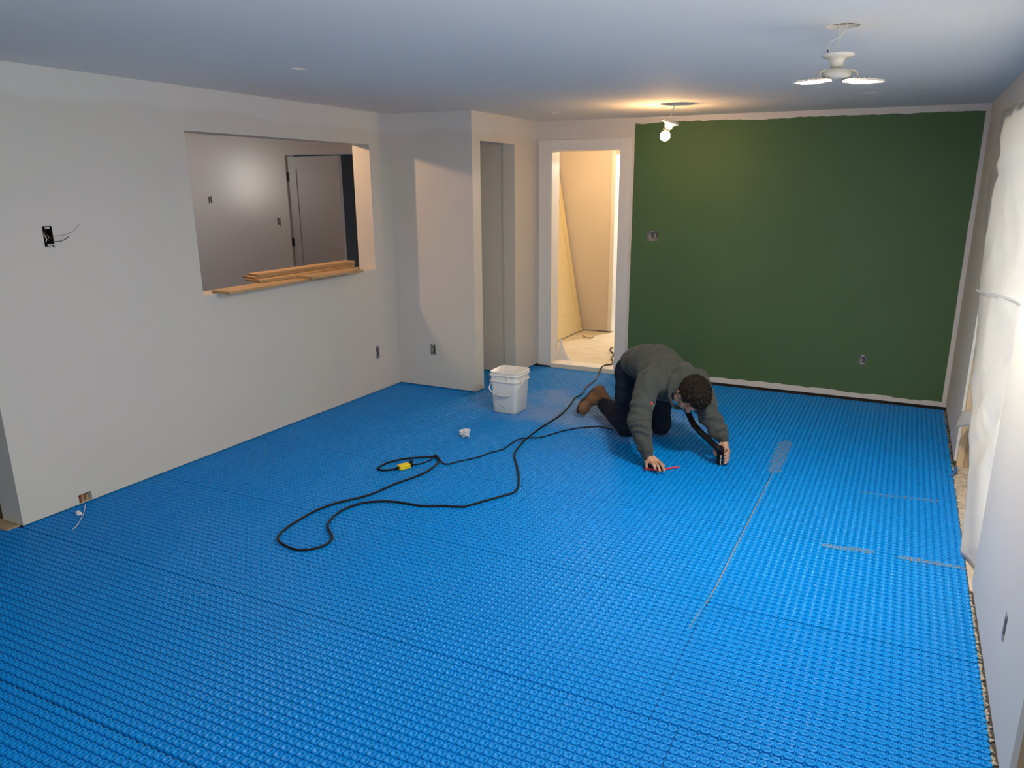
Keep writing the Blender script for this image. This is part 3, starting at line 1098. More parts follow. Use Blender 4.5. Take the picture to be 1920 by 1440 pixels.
bm = BM()
NU, NV = 60, 90
g = []
for j in range(NV + 1):
    row = []
    z0 = 2.125 + (0.006 - 2.125) * j / NV
    for i in range(NU + 1):
        u = i / NU
        ye = edge_y(z0)
        y = ye + (3.575 - ye) * u
        z = z0 + (0.010 - 0.06 * (1 - j / NV)) * u * (1 if j < NV * 0.9 else 0.3)
        x = 0.412 + 0.085 * min(1, u * 1.3) * (0.25 + 0.75 * min(1, (j / NV) * 3 + 0.15))
        wr = 0.010 * math.sin(y * 9 + z * 3.0 + 1.3 * math.sin(z * 5)) + 0.007 * math.sin(z * 17 - y * 14 + 2 * math.sin(y * 6)) + 0.004 * math.sin(z * 41 + y * 33)
        low = max(0, 1 - abs(z - 0.55) / 0.35)
        wr += 0.006 * abs(math.sin(y * 5.5 + z * 7.0 + 1.7 * math.sin(z * 4))) - 0.004 + 0.0025 * math.sin(z * 70 + 9 * math.sin(y * 8))
        wr += low * 0.022 * math.sin(y * 16 + z * 9)
        x += wr * (0.35 + 0.65 * min(1, u * 4)) * 0.8
        if y < YN + 0.03:
            x = max(x, XR + 0.03)
        if z > 2.02 or y > YF - 0.02:
            x = min(x, XR - 0.006)
        z = max(z, 0.006)
        row.append(bm.verts.new((x, y, z)))
    g.append(row)
for j in range(NV):
    for i in range(NU):
        bm.faces.new((g[j][i], g[j + 1][i], g[j + 1][i + 1], g[j][i + 1]))
t = thing('plastic_sheet', 'wrinkled milky plastic sheet hung over the opening in the right wall', 'plastic sheet', (0.42, 4.4, 0))
sheet = put('sheet', bm, 'film', t, True, recalc=False)
sol = sheet.modifiers.new('thickness', 'SOLIDIFY')
sol.thickness = 0.0006
# taped seam across it
bm = BM()
line = [(5.085, 1.130), (4.80, 1.150), (4.46, 1.182), (4.1, 1.210), (3.75, 1.238)]
ws = []
for y, z in line:
    u = (edge_y(z) - y) / (edge_y(z) - 3.575)
    x = 0.398 + 0.085 * min(1, max(0, u) * 1.3)
    ws.append((Vector((x, y, z + 0.006)), Vector((x, y, z - 0.006))))
for (a, b_), (c_, d_) in zip(ws, ws[1:]):
    vs = [bm.verts.new(p) for p in (a, b_, d_, c_)]
    f = bm.faces.new(vs)
    r = bmesh.ops.extrude_face_region(bm, geom=[f])
    bmesh.ops.translate(bm, verts=[v for v in r['geom'] if isinstance(v, bmesh.types.BMVert)], vec=(-0.003, 0, 0))
put('tape_strip', bm, 'white', t)

bm = BM()
gg = []
for j in range(31):
    z = 1.38 - 1.37 * j / 30
    ya = edge_y(z) - 0.30
    gg.append([bm.verts.new((0.553 + 0.006 * math.sin(i * 0.9 + j * 0.5), ya + (5.262 - ya) * i / 12, z)) for i in range(13)])
for j in range(30):
    for i in range(12):
        bm.faces.new((gg[j][i], gg[j + 1][i], gg[j + 1][i + 1], gg[j][i + 1]))
ol = put('leak_strip', bm, 'film', t, True, recalc=False)  # unseen film strip added to stop daylight leaking past the sheet's edge
ol.modifiers.new('thickness', 'SOLIDIFY').thickness = 0.0006

bm = BM()
fl = [xp(1803, 771, 0.425), xp(1824, 768, 0.43), xp(1825, 797, 0.43), xp(1789, 803, 0.400)]
for (i0, i1) in (((0, 1), (3, 2)),):
    gg = []
    for j in range(7):
        rr = []
        for i in range(9):
            a = fl[0].lerp(fl[1], i / 8)
            b_ = fl[3].lerp(fl[2], i / 8)
            p = a.lerp(b_, j / 6)
            p.x += 0.004 * math.sin(i * 1.3 + j)
            p.x = min(p.x, XR - 0.006)
            rr.append(bm.verts.new(p))
        gg.append(rr)
    for j in range(6):
        for i in range(8):
            bm.faces.new((gg[j][i], gg[j + 1][i], gg[j + 1][i + 1], gg[j][i + 1]))
o = put('plastic_flap', bm, 'film', None, True)
o.modifiers.new('t', 'SOLIDIFY').thickness = 0.001
tag(o, 'small loose plastic flap stuck to the wall edge beside the big sheet', 'plastic flap')


# ------------------------------------------------------------------ mortar
def mortar_patch(name, pts_px, width, label, mat='mortar', z=0.0005, seed=1, jag=0.5, cat='mortar'):
    """ragged smear filling the hollows between the studs along a floor polyline"""
    r = random.Random(seed)
    line = spline([gp(*p) for p in pts_px], 30)
    bm = BM()
    L, Rr = [], []
    for i, p in enumerate(line):
        d = (line[min(i + 1, len(line) - 1)] - line[max(i - 1, 0)]).normalized()
        s = Vector((-d.y, d.x, 0))
        e = min(1, 8 * i / len(line) + 0.25, 8 * (len(line) - i) / len(line) + 0.25)
        L.append(bm.verts.new(p + s * width / 2 * e * (1 + r.uniform(-jag, jag)) + Vector((0, 0, z))))
        Rr.append(bm.verts.new(p - s * width / 2 * e * (1 + r.uniform(-jag, jag)) + Vector((0, 0, z))))
    for i in range(len(line) - 1):
        bm.faces.new((L[i], Rr[i], Rr[i + 1], L[i + 1]))
    ex = bmesh.ops.extrude_face_region(bm, geom=list(bm.faces))
    bmesh.ops.translate(bm, verts=[v for v in ex['geom'] if isinstance(v, bmesh.types.BMVert)], vec=(0, 0, -0.003))
    o = put(name, bm, mat)
    return tag(o, label, cat, kind='stuff')


mortar_patch('mortar_smear', [(1476, 826), (1466, 845), (1458, 865), (1449, 886)], 0.075, 'grey mortar smear at the far end of the long floor seam', seed=3, z=0.0006)
mortar_patch('mortar_smear', [(1538, 1020), (1570, 1026), (1605, 1030), (1640, 1036)], 0.040, 'grey mortar smear across the mat between the long seam and the plastic sheet', seed=5, z=0.0008)
mortar_patch('mortar_smear', [(1680, 1044), (1720, 1050), (1765, 1058), (1812, 1066)], 0.040, 'brown mortar row ending under the plastic sheet foot', seed=7, z=0.0004)
mortar_patch('mortar_smear', [(1612, 921), (1660, 928), (1710, 934), (1760, 939)], 0.040, 'faint mortar row furthest back on the right side of the mat', seed=9, z=-0.0010)
mortar_patch('mortar_bead', [(1450, 886), (1425, 935), (1400, 985), (1370, 1045), (1345, 1095), (1330, 1122)], 0.0048, 'thin pale mortar bead along the long floor seam', 'bead', 0.0022, seed=11, jag=0.35)
mortar_patch('mortar_bead', [(1330, 1122), (1310, 1150), (1290, 1180)], 0.007, 'dark grimy end of the long floor seam', 'mortar', 0.0008, seed=13, jag=0.5)


def crumb_strip(name, ya, yb, label, seed, mat, x0=XE + 0.002, x1=XR - 0.002, n=160, rmax=0.016, zb=-0.010):
    r = random.Random(seed)
    bm = BM()
    for i in range(n):
        y = ya + (yb - ya) * r.random()
        x = x0 + (x1 - x0) * r.random()
        s = r.uniform(0.004, rmax)
        m = Matrix.Translation((x, y, zb + s * 0.5)) @ Matrix.Rotation(r.random() * 6, 4, 'Z')
        rock = bmesh.ops.create_icosphere(bm, subdivisions=2, radius=1, matrix=Matrix.Identity(4))['verts']
        off = Vector((r.random() * 50, r.random() * 50, 0))
        dg_ = Matrix.Diagonal((s * r.uniform(.5, 1), s * r.uniform(.6, 1.6), s * 0.6, 1))
        for v in rock:
            n_ = math.sin(v.co.x * 4 + off.x) * math.sin(v.co.y * 5 + off.y) * math.cos(v.co.z * 4 + off.x)
            v.co = m @ dg_ @ (v.co * (1 + 0.35 * n_))

    o = put(name, bm, mat)
    return tag(o, label, 'debris', kind='stuff')


crumb_strip('mortar_crumbs', 2.3, 3.5, 'pale broken mortar along the foot of the near right wall', 21, 'crumb', XE - 0.004, XR + 0.0, 240, 0.008)
crumb_strip('mortar_crumbs', 4.12, 5.2, 'sandy crumbs in the opening under the plastic sheet', 22, 'soil', XE, 0.57, 200, 0.013)
crumb_strip('mortar_crumbs', 5.27, 6.6, 'dark broken mortar chips at the far right corner of the mat', 23, 'mortar', XE - 0.006, XR, 120, 0.014)
struct('floor_threshold', boxes(((XE + 0.004, YN, -0.05), (0.60, YF, -0.008))), 'soil')
bm = BM()
a, b_ = gp(1783, 893, 0.006), gp(1792, 875, 0.012)
tube(bm, spline([a, a.lerp(b_, 0.5) + Vector((0.01, 0, 0.006)), b_], 6), 0.009, 6)
tag(put('blue_scrap', bm, 'bluescrap', None, True), 'small blue scrap by the mat edge near the plastic sheet', 'scrap')

# ------------------------------------------------------------------ cords
def zoomed(pts, x0, y0, s):
    return [(x0 + x / s, y0 + y / s) for x, y in pts]


CZ = 0.009
t = thing('extension_cord', 'long black extension cord snaking from the doorway to a yellow socket', 'cord', gp(800, 900))
px = [(1149, 652), (1144, 654), (1147, 660), (1152, 664), (1146, 671), (1149, 677), (1146, 683), (1133, 685), (1127, 690), (1123, 701), (1117, 712), (1107, 720), (1098, 727), (1090, 739), (1078, 746), (1072, 755), (1064, 765), (1050, 779)]
px += zoomed([(1500, 60), (1440, 105), (1400, 140), (1362, 185), (1352, 220), (1365, 270), (1375, 330), (1372, 385), (1350, 415), (1290, 435), (1200, 460), (1100, 488), (1060, 495), (960, 490), (850, 490), (780, 480), (700, 468), (620, 465), (520, 475), (430, 505), (370, 545), (335, 590), (340, 620), (358, 660), (340, 690), (290, 715), (220, 730), (160, 728), (100, 705), (65, 680), (68, 650), (110, 610), (180, 565), (270, 515), (380, 475), (560, 430), (700, 370), (840, 320), (900, 285), (940, 250), (935, 232), (915, 222), (850, 225), (740, 235), (660, 255), (615, 278), (608, 290), (650, 296), (716, 288)], 500, 780, 2.909)
pts = []
for i, q in enumerate(px):
    p = gp(*q, CZ)
    if i < 6:
        p = gp(*q, 0.012)
    elif p.y > YB - 0.02:
        p = gp(*q, 0.046)
    elif i == 7:
        p = gp(*q, 0.046)
    pts.append(p)
bm = BM()
tube(bm, spline(pts, 6), 0.0062, 8)
put('cable', bm, 'cord', t, True)
bm = BM()
a, b_ = gp(747.5, 877, 0.019), gp(767, 872, 0.019)
d = (b_ - a).normalized()
s = Vector((-d.y, d.x, 0))
m = Matrix(((d.x, s.x, 0, a.x), (d.y, s.y, 0, a.y), (0, 0, 1, a.z), (0, 0, 0, 1)))
L = (b_ - a).length
box(bm, (0, -0.022, -0.015), (L, 0.022, 0.015), m)
box(bm, (0.02, -0.0225, -0.004), (L - 0.02, 0.0225, 0.0155), m)
bevel(bm, 0.005, 2)
put('socket_end', bm, 'yellow', t, True)
bm = BM()
lathe(bm, [(0.007, -0.022), (0.009, 0.0), (0.009, 0.002)], 10, m @ Matrix.Rotation(PI / 2, 4, 'Y'))
put('strain_relief', bm, 'black', t, True)

t = thing('tool_cord', 'thin black tool cord from the yellow socket to the kneeling man', 'cord', gp(1000, 825))
px = zoomed([(792, 264), (815, 264), (850, 257), (895, 238), (918, 222), (938, 240), (960, 256), (990, 262), (1060, 245), (1150, 225), (1220, 200), (1290, 180), (1360, 145), (1420, 130), (1500, 115), (1600, 85), (1700, 65), (1800, 58)], 500, 780, 2.909) + [(1130, 801), (1150, 806)]
pts = [gp(*q, 0.007) for q in px]
for i in (4, 5, 12, 13):
    pts[i].z = 0.0225
bm = BM()
tube(bm, spline(pts, 6), 0.0045, 8)
put('cable', bm, 'cord', t, True)
bm = BM()
p0 = b_ + d * 0.001
m2 = Matrix(((d.x, s.x, 0, p0.x), (d.y, s.y, 0, p0.y), (0, 0, 1, p0.z), (0, 0, 0, 1)))
box(bm, (0.001, -0.014, -0.012), (0.022, 0.014, 0.014), m2)
bevel(bm, 0.004, 2)
ball(bm, m2 @ Vector((0.018, 0.004, 0.018)), 0.012)
put('plug', bm, 'black', t, True)

# ------------------------------------------------------------------ crumpled clear plastic
bm = BM()
c = gp(872, 812, 0.03)
r_ = random.Random(4)
for i in range(22):
    ang = r_.random() * 6.283
    ball(bm, c + Vector((0.034 * math.cos(ang) * r_.random() ** 0.5, 0.028 * math.sin(ang) * r_.random() ** 0.5, r_.uniform(-.014, .018))), r_.uniform(.012, .022), 1, .55, 1, 8, 6, Matrix.Rotation(r_.random() * 3, 4, 'Z') @ Matrix.Rotation(r_.random() * 3, 4, 'X'))
tr = melt(bm, 0.003, 2)
tr.normal_update()
for v, q in [(v, v.normal * (0.0045 * math.sin(v.co.x * 260 + 3 * math.sin(v.co.z * 150)) * math.sin(v.co.y * 240 + v.co.z * 200))) for v in tr.verts]:
    v.co += q
for v in tr.verts:
    v.co.z = max(v.co.z, ZT + 0.0005)
tag(put('plastic_scrap', tr, 'clear', None), 'crumpled clear plastic scrap on the blue mat in front of the bucket', 'plastic scrap')

# ------------------------------------------------------------------ square bucket
A, B = gp(920.5, 773), gp(969.0, 779.5)
ex = (B - A).normalized()
ey = Vector((-ex.y, ex.x, 0))
side = 0.225
bc = (A + B) / 2 + ey * (side / 2)
bm0 = Matrix(((ex.x, ey.x, 0, bc.x), (ex.y, ey.y, 0, bc.y), (0, 0, 1, ZT), (0, 0, 0, 1)))
W0 = (B - A).length / 2 - 0.008


def sq(bm, hw, z, rad, n=6):
    pts = []
    for cx, cy, a0 in ((1, 1, 0), (-1, 1, 90), (-1, -1, 180), (1, -1, 270)):
        for k in range(n + 1):
            a = math.radians(a0 + 90 * k / n)
            pts.append(bm.verts.new(bm0 @ Vector((cx * (hw - rad) + rad * math.cos(a), cy * (hw - rad) + rad * math.sin(a), z))))
    return pts


def loft(bm, rings, cap0=True, cap1=False):
    for a, b in zip(rings, rings[1:]):
        n = len(a)
        for k in range(n):
            bm.faces.new((a[k], a[(k + 1) % n], b[(k + 1) % n], b[k]))
    if cap0:
        bm.faces.new(rings[0][::-1])
    if cap1:
        bm.faces.new(rings[-1])


BH = 0.331
hw0, hw1 = W0, W0 + 0.017
t = thing('square_bucket', 'white square plastic bucket standing on the blue mat by the closet', 'bucket', (bc.x, bc.y, ZT))
bm = BM()
hwz = lambda z: hw0 + (hw1 - hw0) * z / BH
rings = [sq(bm, hw0 - 0.006, 0.0, 0.03), sq(bm, hw0, 0.007, 0.034), sq(bm, hwz(0.24), 0.24, 0.036), sq(bm, hwz(BH), BH, 0.036), sq(bm, hwz(BH) - 0.004, BH, 0.033), sq(bm, hwz(0.2) - 0.004, 0.2, 0.032), sq(bm, hw0 - 0.004, 0.006, 0.03)]
loft(bm, rings, True, True)
body = put('bucket_body', bm, 'bucket', t, True)
for z, o_ in ((0.255, 0.010), (0.303, 0.010), (BH - 0.0066, 0.004)):
    bm = BM()
    h_ = 0.005 if z < 0.33 else 0.0065
    rings = [sq(bm, hwz(z) + 0.0005, z - h_ / 2, 0.036), sq(bm, hwz(z) + o_, z - h_ / 2, 0.04), sq(bm, hwz(z) + o_, z + h_ / 2, 0.04), sq(bm, hwz(z) + 0.0005, z + h_ / 2, 0.036)]
    loft(bm, rings, False, False)
    put('bucket_rib', bm, 'bucket', t)
for x in (-0.055, 0.035):
    bm = BM()
    box(bm, (x, -hwz(0.29) - 0.007, 0.258), (x + 0.007, -hwz(0.29) - 0.0005, 0.300), bm0)
    put('rib_web', bm, 'bucket', t)
hp = hwz(0.29)
for s_ in (-1, 1):
    bm = BM()
    m3 = bm0 @ Matrix.Translation((s_ * (hp + 0.006), 0, 0.279)) @ Matrix.Rotation(PI / 2, 4, 'Y')
    lathe(bm, [(0, -0.006), (0.016, -0.006), (0.016, 0.006), (0, 0.006)], 14, m3, close=False)
    put('handle_ear', bm, 'bucket', t)
# bail handle folded down over the front face
pts = []
for k in range(25):
    a = PI * k / 24
    x = -math.cos(a) * (hp + 0.012)
    drop = math.sin(a) ** 0.8
    yy = -(0.0 + (hp + 0.022) * min(1.0, math.sin(a) * 1.9))
    pts.append(bm0 @ Vector((x, yy, 0.279 - 0.130 * drop)))
bm = BM()
tube(bm, pts, 0.0042, 8)
hd = put('handle', bm, 'bucket', t, True)
bm = BM()
tube(bm, pts[9:16], 0.0095, 10)
put('grip', bm, 'bucketg', hd, True)
for (x, z, w_, h_, rz) in ((-0.02, 0.06, 0.055, 0.002, -0.6), (0.0, 0.045, 0.03, 0.002, -0.5), (-0.045, 0.028, 0.006, 0.006, 0.2)):
    m4 = bm0 @ Matrix.Translation((x, -hwz(z) - 0.0002, z)) @ Matrix.Rotation(-rz, 4, 'Y')
    bm = BM()
    box(bm, (-w_ / 2, -0.0004, -h_ / 2), (w_ / 2, 0.0006, h_ / 2), m4)
    put('scuff_mark', bm, 'scuff', body)
# ------------------------------------------------------------------ the kneeling person
PO = Vector((-1.55, 5.03, 0))
PU = Vector((0.65, -0.76, 0)).normalized()
PN = Vector((-PU.y, PU.x, 0))
BASIS = Matrix(((PU.x, PN.x, 0, 0), (PU.y, PN.y, 0, 0), (0, 0, 1, 0), (0, 0, 0, 1)))


def W(s, l, z):
    return PO + PU * s + PN * l + Vector((0, 0, z))


def nball(bm, p, rs, rl, rz, pitch=0.0, yaw=0.0):
    m = Matrix.Translation(W(*p)) @ BASIS @ Matrix.Rotation(yaw, 4, 'Z') @ Matrix.Rotation(pitch, 4, 'Y') @ Matrix.Diagonal((rs, rl, rz, 1))
    bmesh.ops.create_uvsphere(bm, u_segments=24, v_segments=16, radius=1.0, matrix=m)


def limb(bm, pts, rs):
    for i in range(len(pts) - 1):
        capsule(bm, pts[i], pts[i + 1], rs[i], rs[i + 1])


def bumpy(bm, fn):
    bm.normal_update()
    d = [(v, v.normal * fn(v.co)) for v in bm.verts]
    for v, o_ in d:
        v.co += o_


from mathutils import noise as mnoise

pelvis = W(-0.03, 0, 0.49)
hipR, hipL = W(-0.02, -0.10, 0.46), W(-0.02, 0.10, 0.46)
kneeR, kneeL = W(0.03, -0.13, 0.075), W(0.06, 0.12, 0.075)
ankR, ankL = W(-0.40, -0.145, 0.13), W(-0.38, 0.11, 0.11)
mid, chest, neck = W(0.19, 0.0, 0.545), W(0.38, 0.015, 0.535), W(0.52, 0.05, 0.525)
shR, shL = W(0.455, -0.165, 0.505), W(0.46, 0.172, 0.495)
elR, elL = W(0.575, -0.270, 0.285), W(0.59, 0.208, 0.290)
wrR = gp(1214, 853, 0.085)
NZ = gp(1349, 871, 0.0)                       # foot of the hose nozzle
CR = Vector((RIGHT.x, RIGHT.y, 0)).normalized()
CF = Vector((FWD.x, FWD.y, 0)).normalized()   # away from the viewer, level
wrL = NZ + CR * 0.030 + CF * 0.055 + Vector((0, 0, 0.150))
headc = W(0.635, 0.075, 0.452) - CR * 0.026
hc = (PU * 0.95 + CR * 0.22 + Vector((0, 0, 0.20))).normalized()          # towards the crown
hf = (PU * 0.22 - CR * 0.02 + Vector((0, 0, -0.97)))
hf = (hf - hc * hf.dot(hc)).normalized()                                   # face direction
he = hc.cross(hf).normalized()                                             # towards one ear
HM = Matrix(((he.x, hf.x, hc.x, headc.x), (he.y, hf.y, hc.y, headc.y), (he.z, hf.z, hc.z, headc.z), (0, 0, 0, 1))) @ Matrix.Scale(1.06, 4)


def hp_(x, y, z):
    return HM @ Vector((x, y, z))


def hball(bm, c, r):
    m = HM @ Matrix.Translation(Vector(c)) @ Matrix.Diagonal((r[0], r[1], r[2], 1))
    bmesh.ops.create_uvsphere(bm, u_segments=20, v_segments=14, radius=1.0, matrix=m)


person = thing('person', 'person in a charcoal hooded sweatshirt kneeling on hands and knees on the blue mat', 'person', PO)

# --- the body itself, one continuous skin
bm = BM()
hball(bm, (0, -0.012, 0.032), (0.073, 0.090, 0.082))      # cranium
hball(bm, (0, 0.022, -0.025), (0.060, 0.062, 0.070))      # face
hball(bm, (0, 0.045, -0.082), (0.036, 0.036, 0.030))      # chin
hball(bm, (0, 0.082, 0.018), (0.048, 0.014, 0.012))       # brow
capsule(bm, hp_(0, 0.080, 0.008), hp_(0, 0.103, -0.026), 0.009, 0.014)    # nose
for s in (-1, 1):
    hball(bm, (s * 0.012, 0.092, -0.030), (0.008, 0.008, 0.007))
    hball(bm, (s * 0.040, 0.062, -0.022), (0.022, 0.020, 0.020))          # cheek
    hball(bm, (s * 0.048, 0.020, -0.070), (0.018, 0.030, 0.018))          # jaw
    for k in range(9):                                                     # ear rim
        a = -0.6 + k * 0.45
        hball(bm, (s * (0.080 + 0.004 * math.sin(k)), -0.006 - 0.016 * math.cos(a), -0.004 + 0.028 * math.sin(a)), (0.0065, 0.007, 0.007))
    hball(bm, (s * 0.074, -0.004, -0.006), (0.008, 0.014, 0.024))
hball(bm, (0, 0.084, -0.056), (0.022, 0.010, 0.006))      # lips
hball(bm, (0, 0.081, -0.066), (0.019, 0.010, 0.006))
limb(bm, [hp_(0, -0.035, -0.03), W(0.55, 0.05, 0.475), W(0.46, 0.03, 0.475)], [0.054, 0.052, 0.055])
nball(bm, (0.40, 0.01, 0.505), 0.12, 0.15, 0.07)
nball(bm, (0.19, 0.0, 0.525), 0.17, 0.13, 0.085)
nball(bm, (0.0, 0.0, 0.49), 0.13, 0.155, 0.11)
limb(bm, [shR, elR, wrR], [0.050, 0.040, 0.027])
limb(bm, [shL, elL, wrL], [0.050, 0.040, 0.027])
limb(bm, [hipR, kneeR, ankR], [0.075, 0.052, 0.038])
limb(bm, [hipL, kneeL, ankL], [0.075, 0.052, 0.038])
# right hand, flat on the knife
knu = [gp(1211.5, 866, 0.044), gp(1218.5, 866.5, 0.052), gp(1226, 866.5, 0.053), gp(1233, 866, 0.048)]
limb(bm, [wrR, wrR.lerp((knu[1] + knu[2]) / 2, 0.5)], [0.026, 0.024])
for k_, r0 in zip(knu, (0.012, 0.0125, 0.0125, 0.012)):
    limb(bm, [wrR.lerp(k_, 0.25), k_], [0.018, r0])
for a, b_ in zip(knu, knu[1:]):
    limb(bm, [a, b_], [0.011, 0.011])
tipsR = [gp(1212.5, 877, 0.038), gp(1228.5, 879.5, 0.036), gp(1237.5, 883.5, 0.034), gp(1245.5, 882.5, 0.034)]
nails = []
for k_, t_, r0, lift in zip(knu, tipsR, (0.0078, 0.0085, 0.0088, 0.0085), (0.010, 0.014, 0.016, 0.014)):
    m1 = k_.lerp(t_, 0.48) + Vector((0, 0, lift))
    m2 = k_.lerp(t_, 0.78) + Vector((0, 0, lift * 0.75))
    limb(bm, [k_, m1, m2, t_], [r0 + 0.002, r0 + 0.0008, r0, r0 - 0.001])
    nails.append((m2, t_, Vector((0, 0, 1)), r0))
th0 = wrR.lerp(knu[3], 0.35) + CR * 0.012
th1 = gp(1238, 868, 0.042)
th2 = gp(1245, 873.5, 0.036)
limb(bm, [wrR.lerp(knu[3], 0.2), th0, th1, th2], [0.016, 0.0145, 0.0105, 0.009])
# left hand, closed round the hose nozzle
Zv = Vector((0, 0, 1))
palm = NZ + CR * 0.040 + CF * 0.022 + Zv * 0.088
limb(bm, [wrL, wrL.lerp(palm, 0.6)], [0.026, 0.024])
for i, (z, r0) in enumerate(((0.104, 0.0090), (0.083, 0.0092), (0.063, 0.0088), (0.045, 0.0078))):
    k0 = NZ + CR * 0.046 + CF * 0.020 + Zv * z
    k1 = NZ + CR * 0.050 - CF * 0.012 + Zv * (z - 0.006)
    k2 = NZ + CR * 0.038 - CF * 0.032 + Zv * (z - 0.014)
    k3 = NZ + CR * 0.022 - CF * 0.036 + Zv * (z - 0.022)
    limb(bm, [wrL.lerp(k0, 0.35), k0], [0.018, r0 + 0.003])
    limb(bm, [k0, k1, k2, k3], [r0 + 0.002, r0 + 0.001, r0, r0 - 0.001])
    nails.append((k2, k3, (-CF + CR * 0.5).normalized(), r0))
limb(bm, [palm + Zv * 0.012, palm - Zv * 0.03], [0.020, 0.016])
t0 = NZ + CF * 0.040 + CR * 0.012 + Zv * 0.112
t1 = NZ + CF * 0.030 - CR * 0.024 + Zv * 0.104
t2 = NZ + CF * 0.002 - CR * 0.036 + Zv * 0.090
t3 = NZ - CF * 0.020 - CR * 0.033 + Zv * 0.074
limb(bm, [wrL.lerp(t0, 0.5), t0, t1, t2, t3], [0.018, 0.0145, 0.0125, 0.0105, 0.0092])
nails.append((t2, t3, (-CR).normalized(), 0.0095))
skin = melt(bm, 0.0033, 3, 0.45)
put('body', skin, 'skin', person, True)
for a, b_, up_, r0 in nails:
    bm = BM()
    d = (b_ - a).normalized()
    up_ = (up_ - d * up_.dot(d)).normalized()
    sd = d.cross(up_)
    c = a.lerp(b_, 0.80) + up_ * (r0 * 0.92)
    m = Matrix(((d.x, sd.x, up_.x, c.x), (d.y, sd.y, up_.y, c.y), (d.z, sd.z, up_.z, c.z), (0, 0, 0, 1)))
    bmesh.ops.create_uvsphere(bm, u_segments=10, v_segments=6, radius=1, matrix=m @ Matrix.Diagonal((0.0062, 0.0052, 0.0016, 1)))
    put('fingernail', bm, 'nail', person, True)
for s in (-1, 1):
    bm = BM()
    hball(bm, (s * 0.030, 0.0735, 0.000), (0.0115, 0.0095, 0.0075))
    put('eyelid', bm, 'skin', person, True)
    bm = BM()
    hball(bm, (s * 0.030, 0.082, 0.0065), (0.015, 0.006, 0.0045))
    put('eyebrow', bm, 'hair', person, True)

# --- hair: short dark curls
bm = BM()
bmesh.ops.create_icosphere(bm, subdivisions=6, radius=1.0)
kill = []
for v in bm.verts:
    x, y, z = v.co
    if (y > 0.50 - 0.0 and z < 0.42) or (z < -0.52 - 0.2 * y) or (y > 0.05 and z < -0.05 + 0.1 * y):
        kill.append(v)
bmesh.ops.delete(bm, geom=kill, context='VERTS')
for v in bm.verts:
    n_ = v.co.copy()
    p = Vector((n_.x * 0.088, n_.y * 0.106 - 0.010, n_.z * 0.100 + 0.034))
    q = p * 52
    curl = mnoise.noise(q) * 0.5 + abs(mnoise.noise(q * 1.9 + Vector((3, 1, 7)))) * 0.9 + mnoise.noise(q * 3.7) * 0.3
    fade = min(1.0, max(0.25, 0.55 + 0.9 * n_.z + 0.25 * n_.y))
    p += n_.normalized() * (0.019 * curl * fade + 0.001)
    v.co = HM @ p
o = put('hair', bm, 'hair', person, True)

# --- hooded sweatshirt
def torso_side(p):
    q = p - PO
    return q.dot(PU), q.dot(PN), q.z


bm = BM()
nball(bm, (0.02, 0.0, 0.520), 0.175, 0.185, 0.132, pitch=-0.25)
nball(bm, (0.17, -0.005, 0.556), 0.20, 0.178, 0.128, pitch=-0.05)
nball(bm, (0.31, 0.0, 0.525), 0.19, 0.180, 0.122, pitch=0.05)
nball(bm, (0.42, 0.01, 0.490), 0.14, 0.185, 0.095, pitch=0.12)
nball(bm, (0.30, 0.01, 0.440), 0.19, 0.130, 0.115)
limb(bm, [W(0.40, -0.09, 0.515), shR], [0.090, 0.080])
limb(bm, [W(0.41, 0.11, 0.505), shL], [0.088, 0.078])
limb(bm, [shR, shR.lerp(elR, 0.55), elR + W(0, 0, 0) - PO, elR.lerp(wrR, 0.50), elR.lerp(wrR, 0.80)], [0.082, 0.080, 0.076, 0.064, 0.054])
limb(bm, [shL, shL.lerp(elL, 0.55), elL, elL.lerp(wrL, 0.50), elL.lerp(wrL, 0.76)], [0.084, 0.080, 0.075, 0.065, 0.056])
limb(bm, [elR.lerp(wrR, 0.84), elR.lerp(wrR, 1.02)], [0.037, 0.037])
limb(bm, [elL.lerp(wrL, 0.84), elL.lerp(wrL, 0.97)], [0.041, 0.038])
# hood lying in a thick roll round the neck
cen = hp_(0, -0.014, -0.082)
hn = (cen - neck).normalized()
capsule(bm, neck - hn * 0.05 - Zv * 0.03, neck.lerp(cen, 0.75), 0.085, 0.082, 20)
ringp = []
for k in range(25):
    a = 2 * PI * k / 24
    ringp.append(hp_(0.094 * math.cos(a), -0.014 + 0.104 * math.sin(a), -0.080 - 0.020 * max(0, math.sin(a))))
for a, b_ in zip(ringp, ringp[1:]):
    r0 = 0.017 + 0.013 * max(0, ((a - cen).normalized()).z)
    capsule(bm, a, b_, r0, r0, 10)
nball(bm, (0.47, 0.045, 0.520), 0.085, 0.120, 0.050, pitch=0.35)
hood = melt(bm, 0.006, 5, 0.5)


def seg_t(p, a, b):
    d = b - a
    t = (p - a).dot(d) / d.length_squared
    q = a + d * max(0, min(1, t))
    return t, (p - q).length


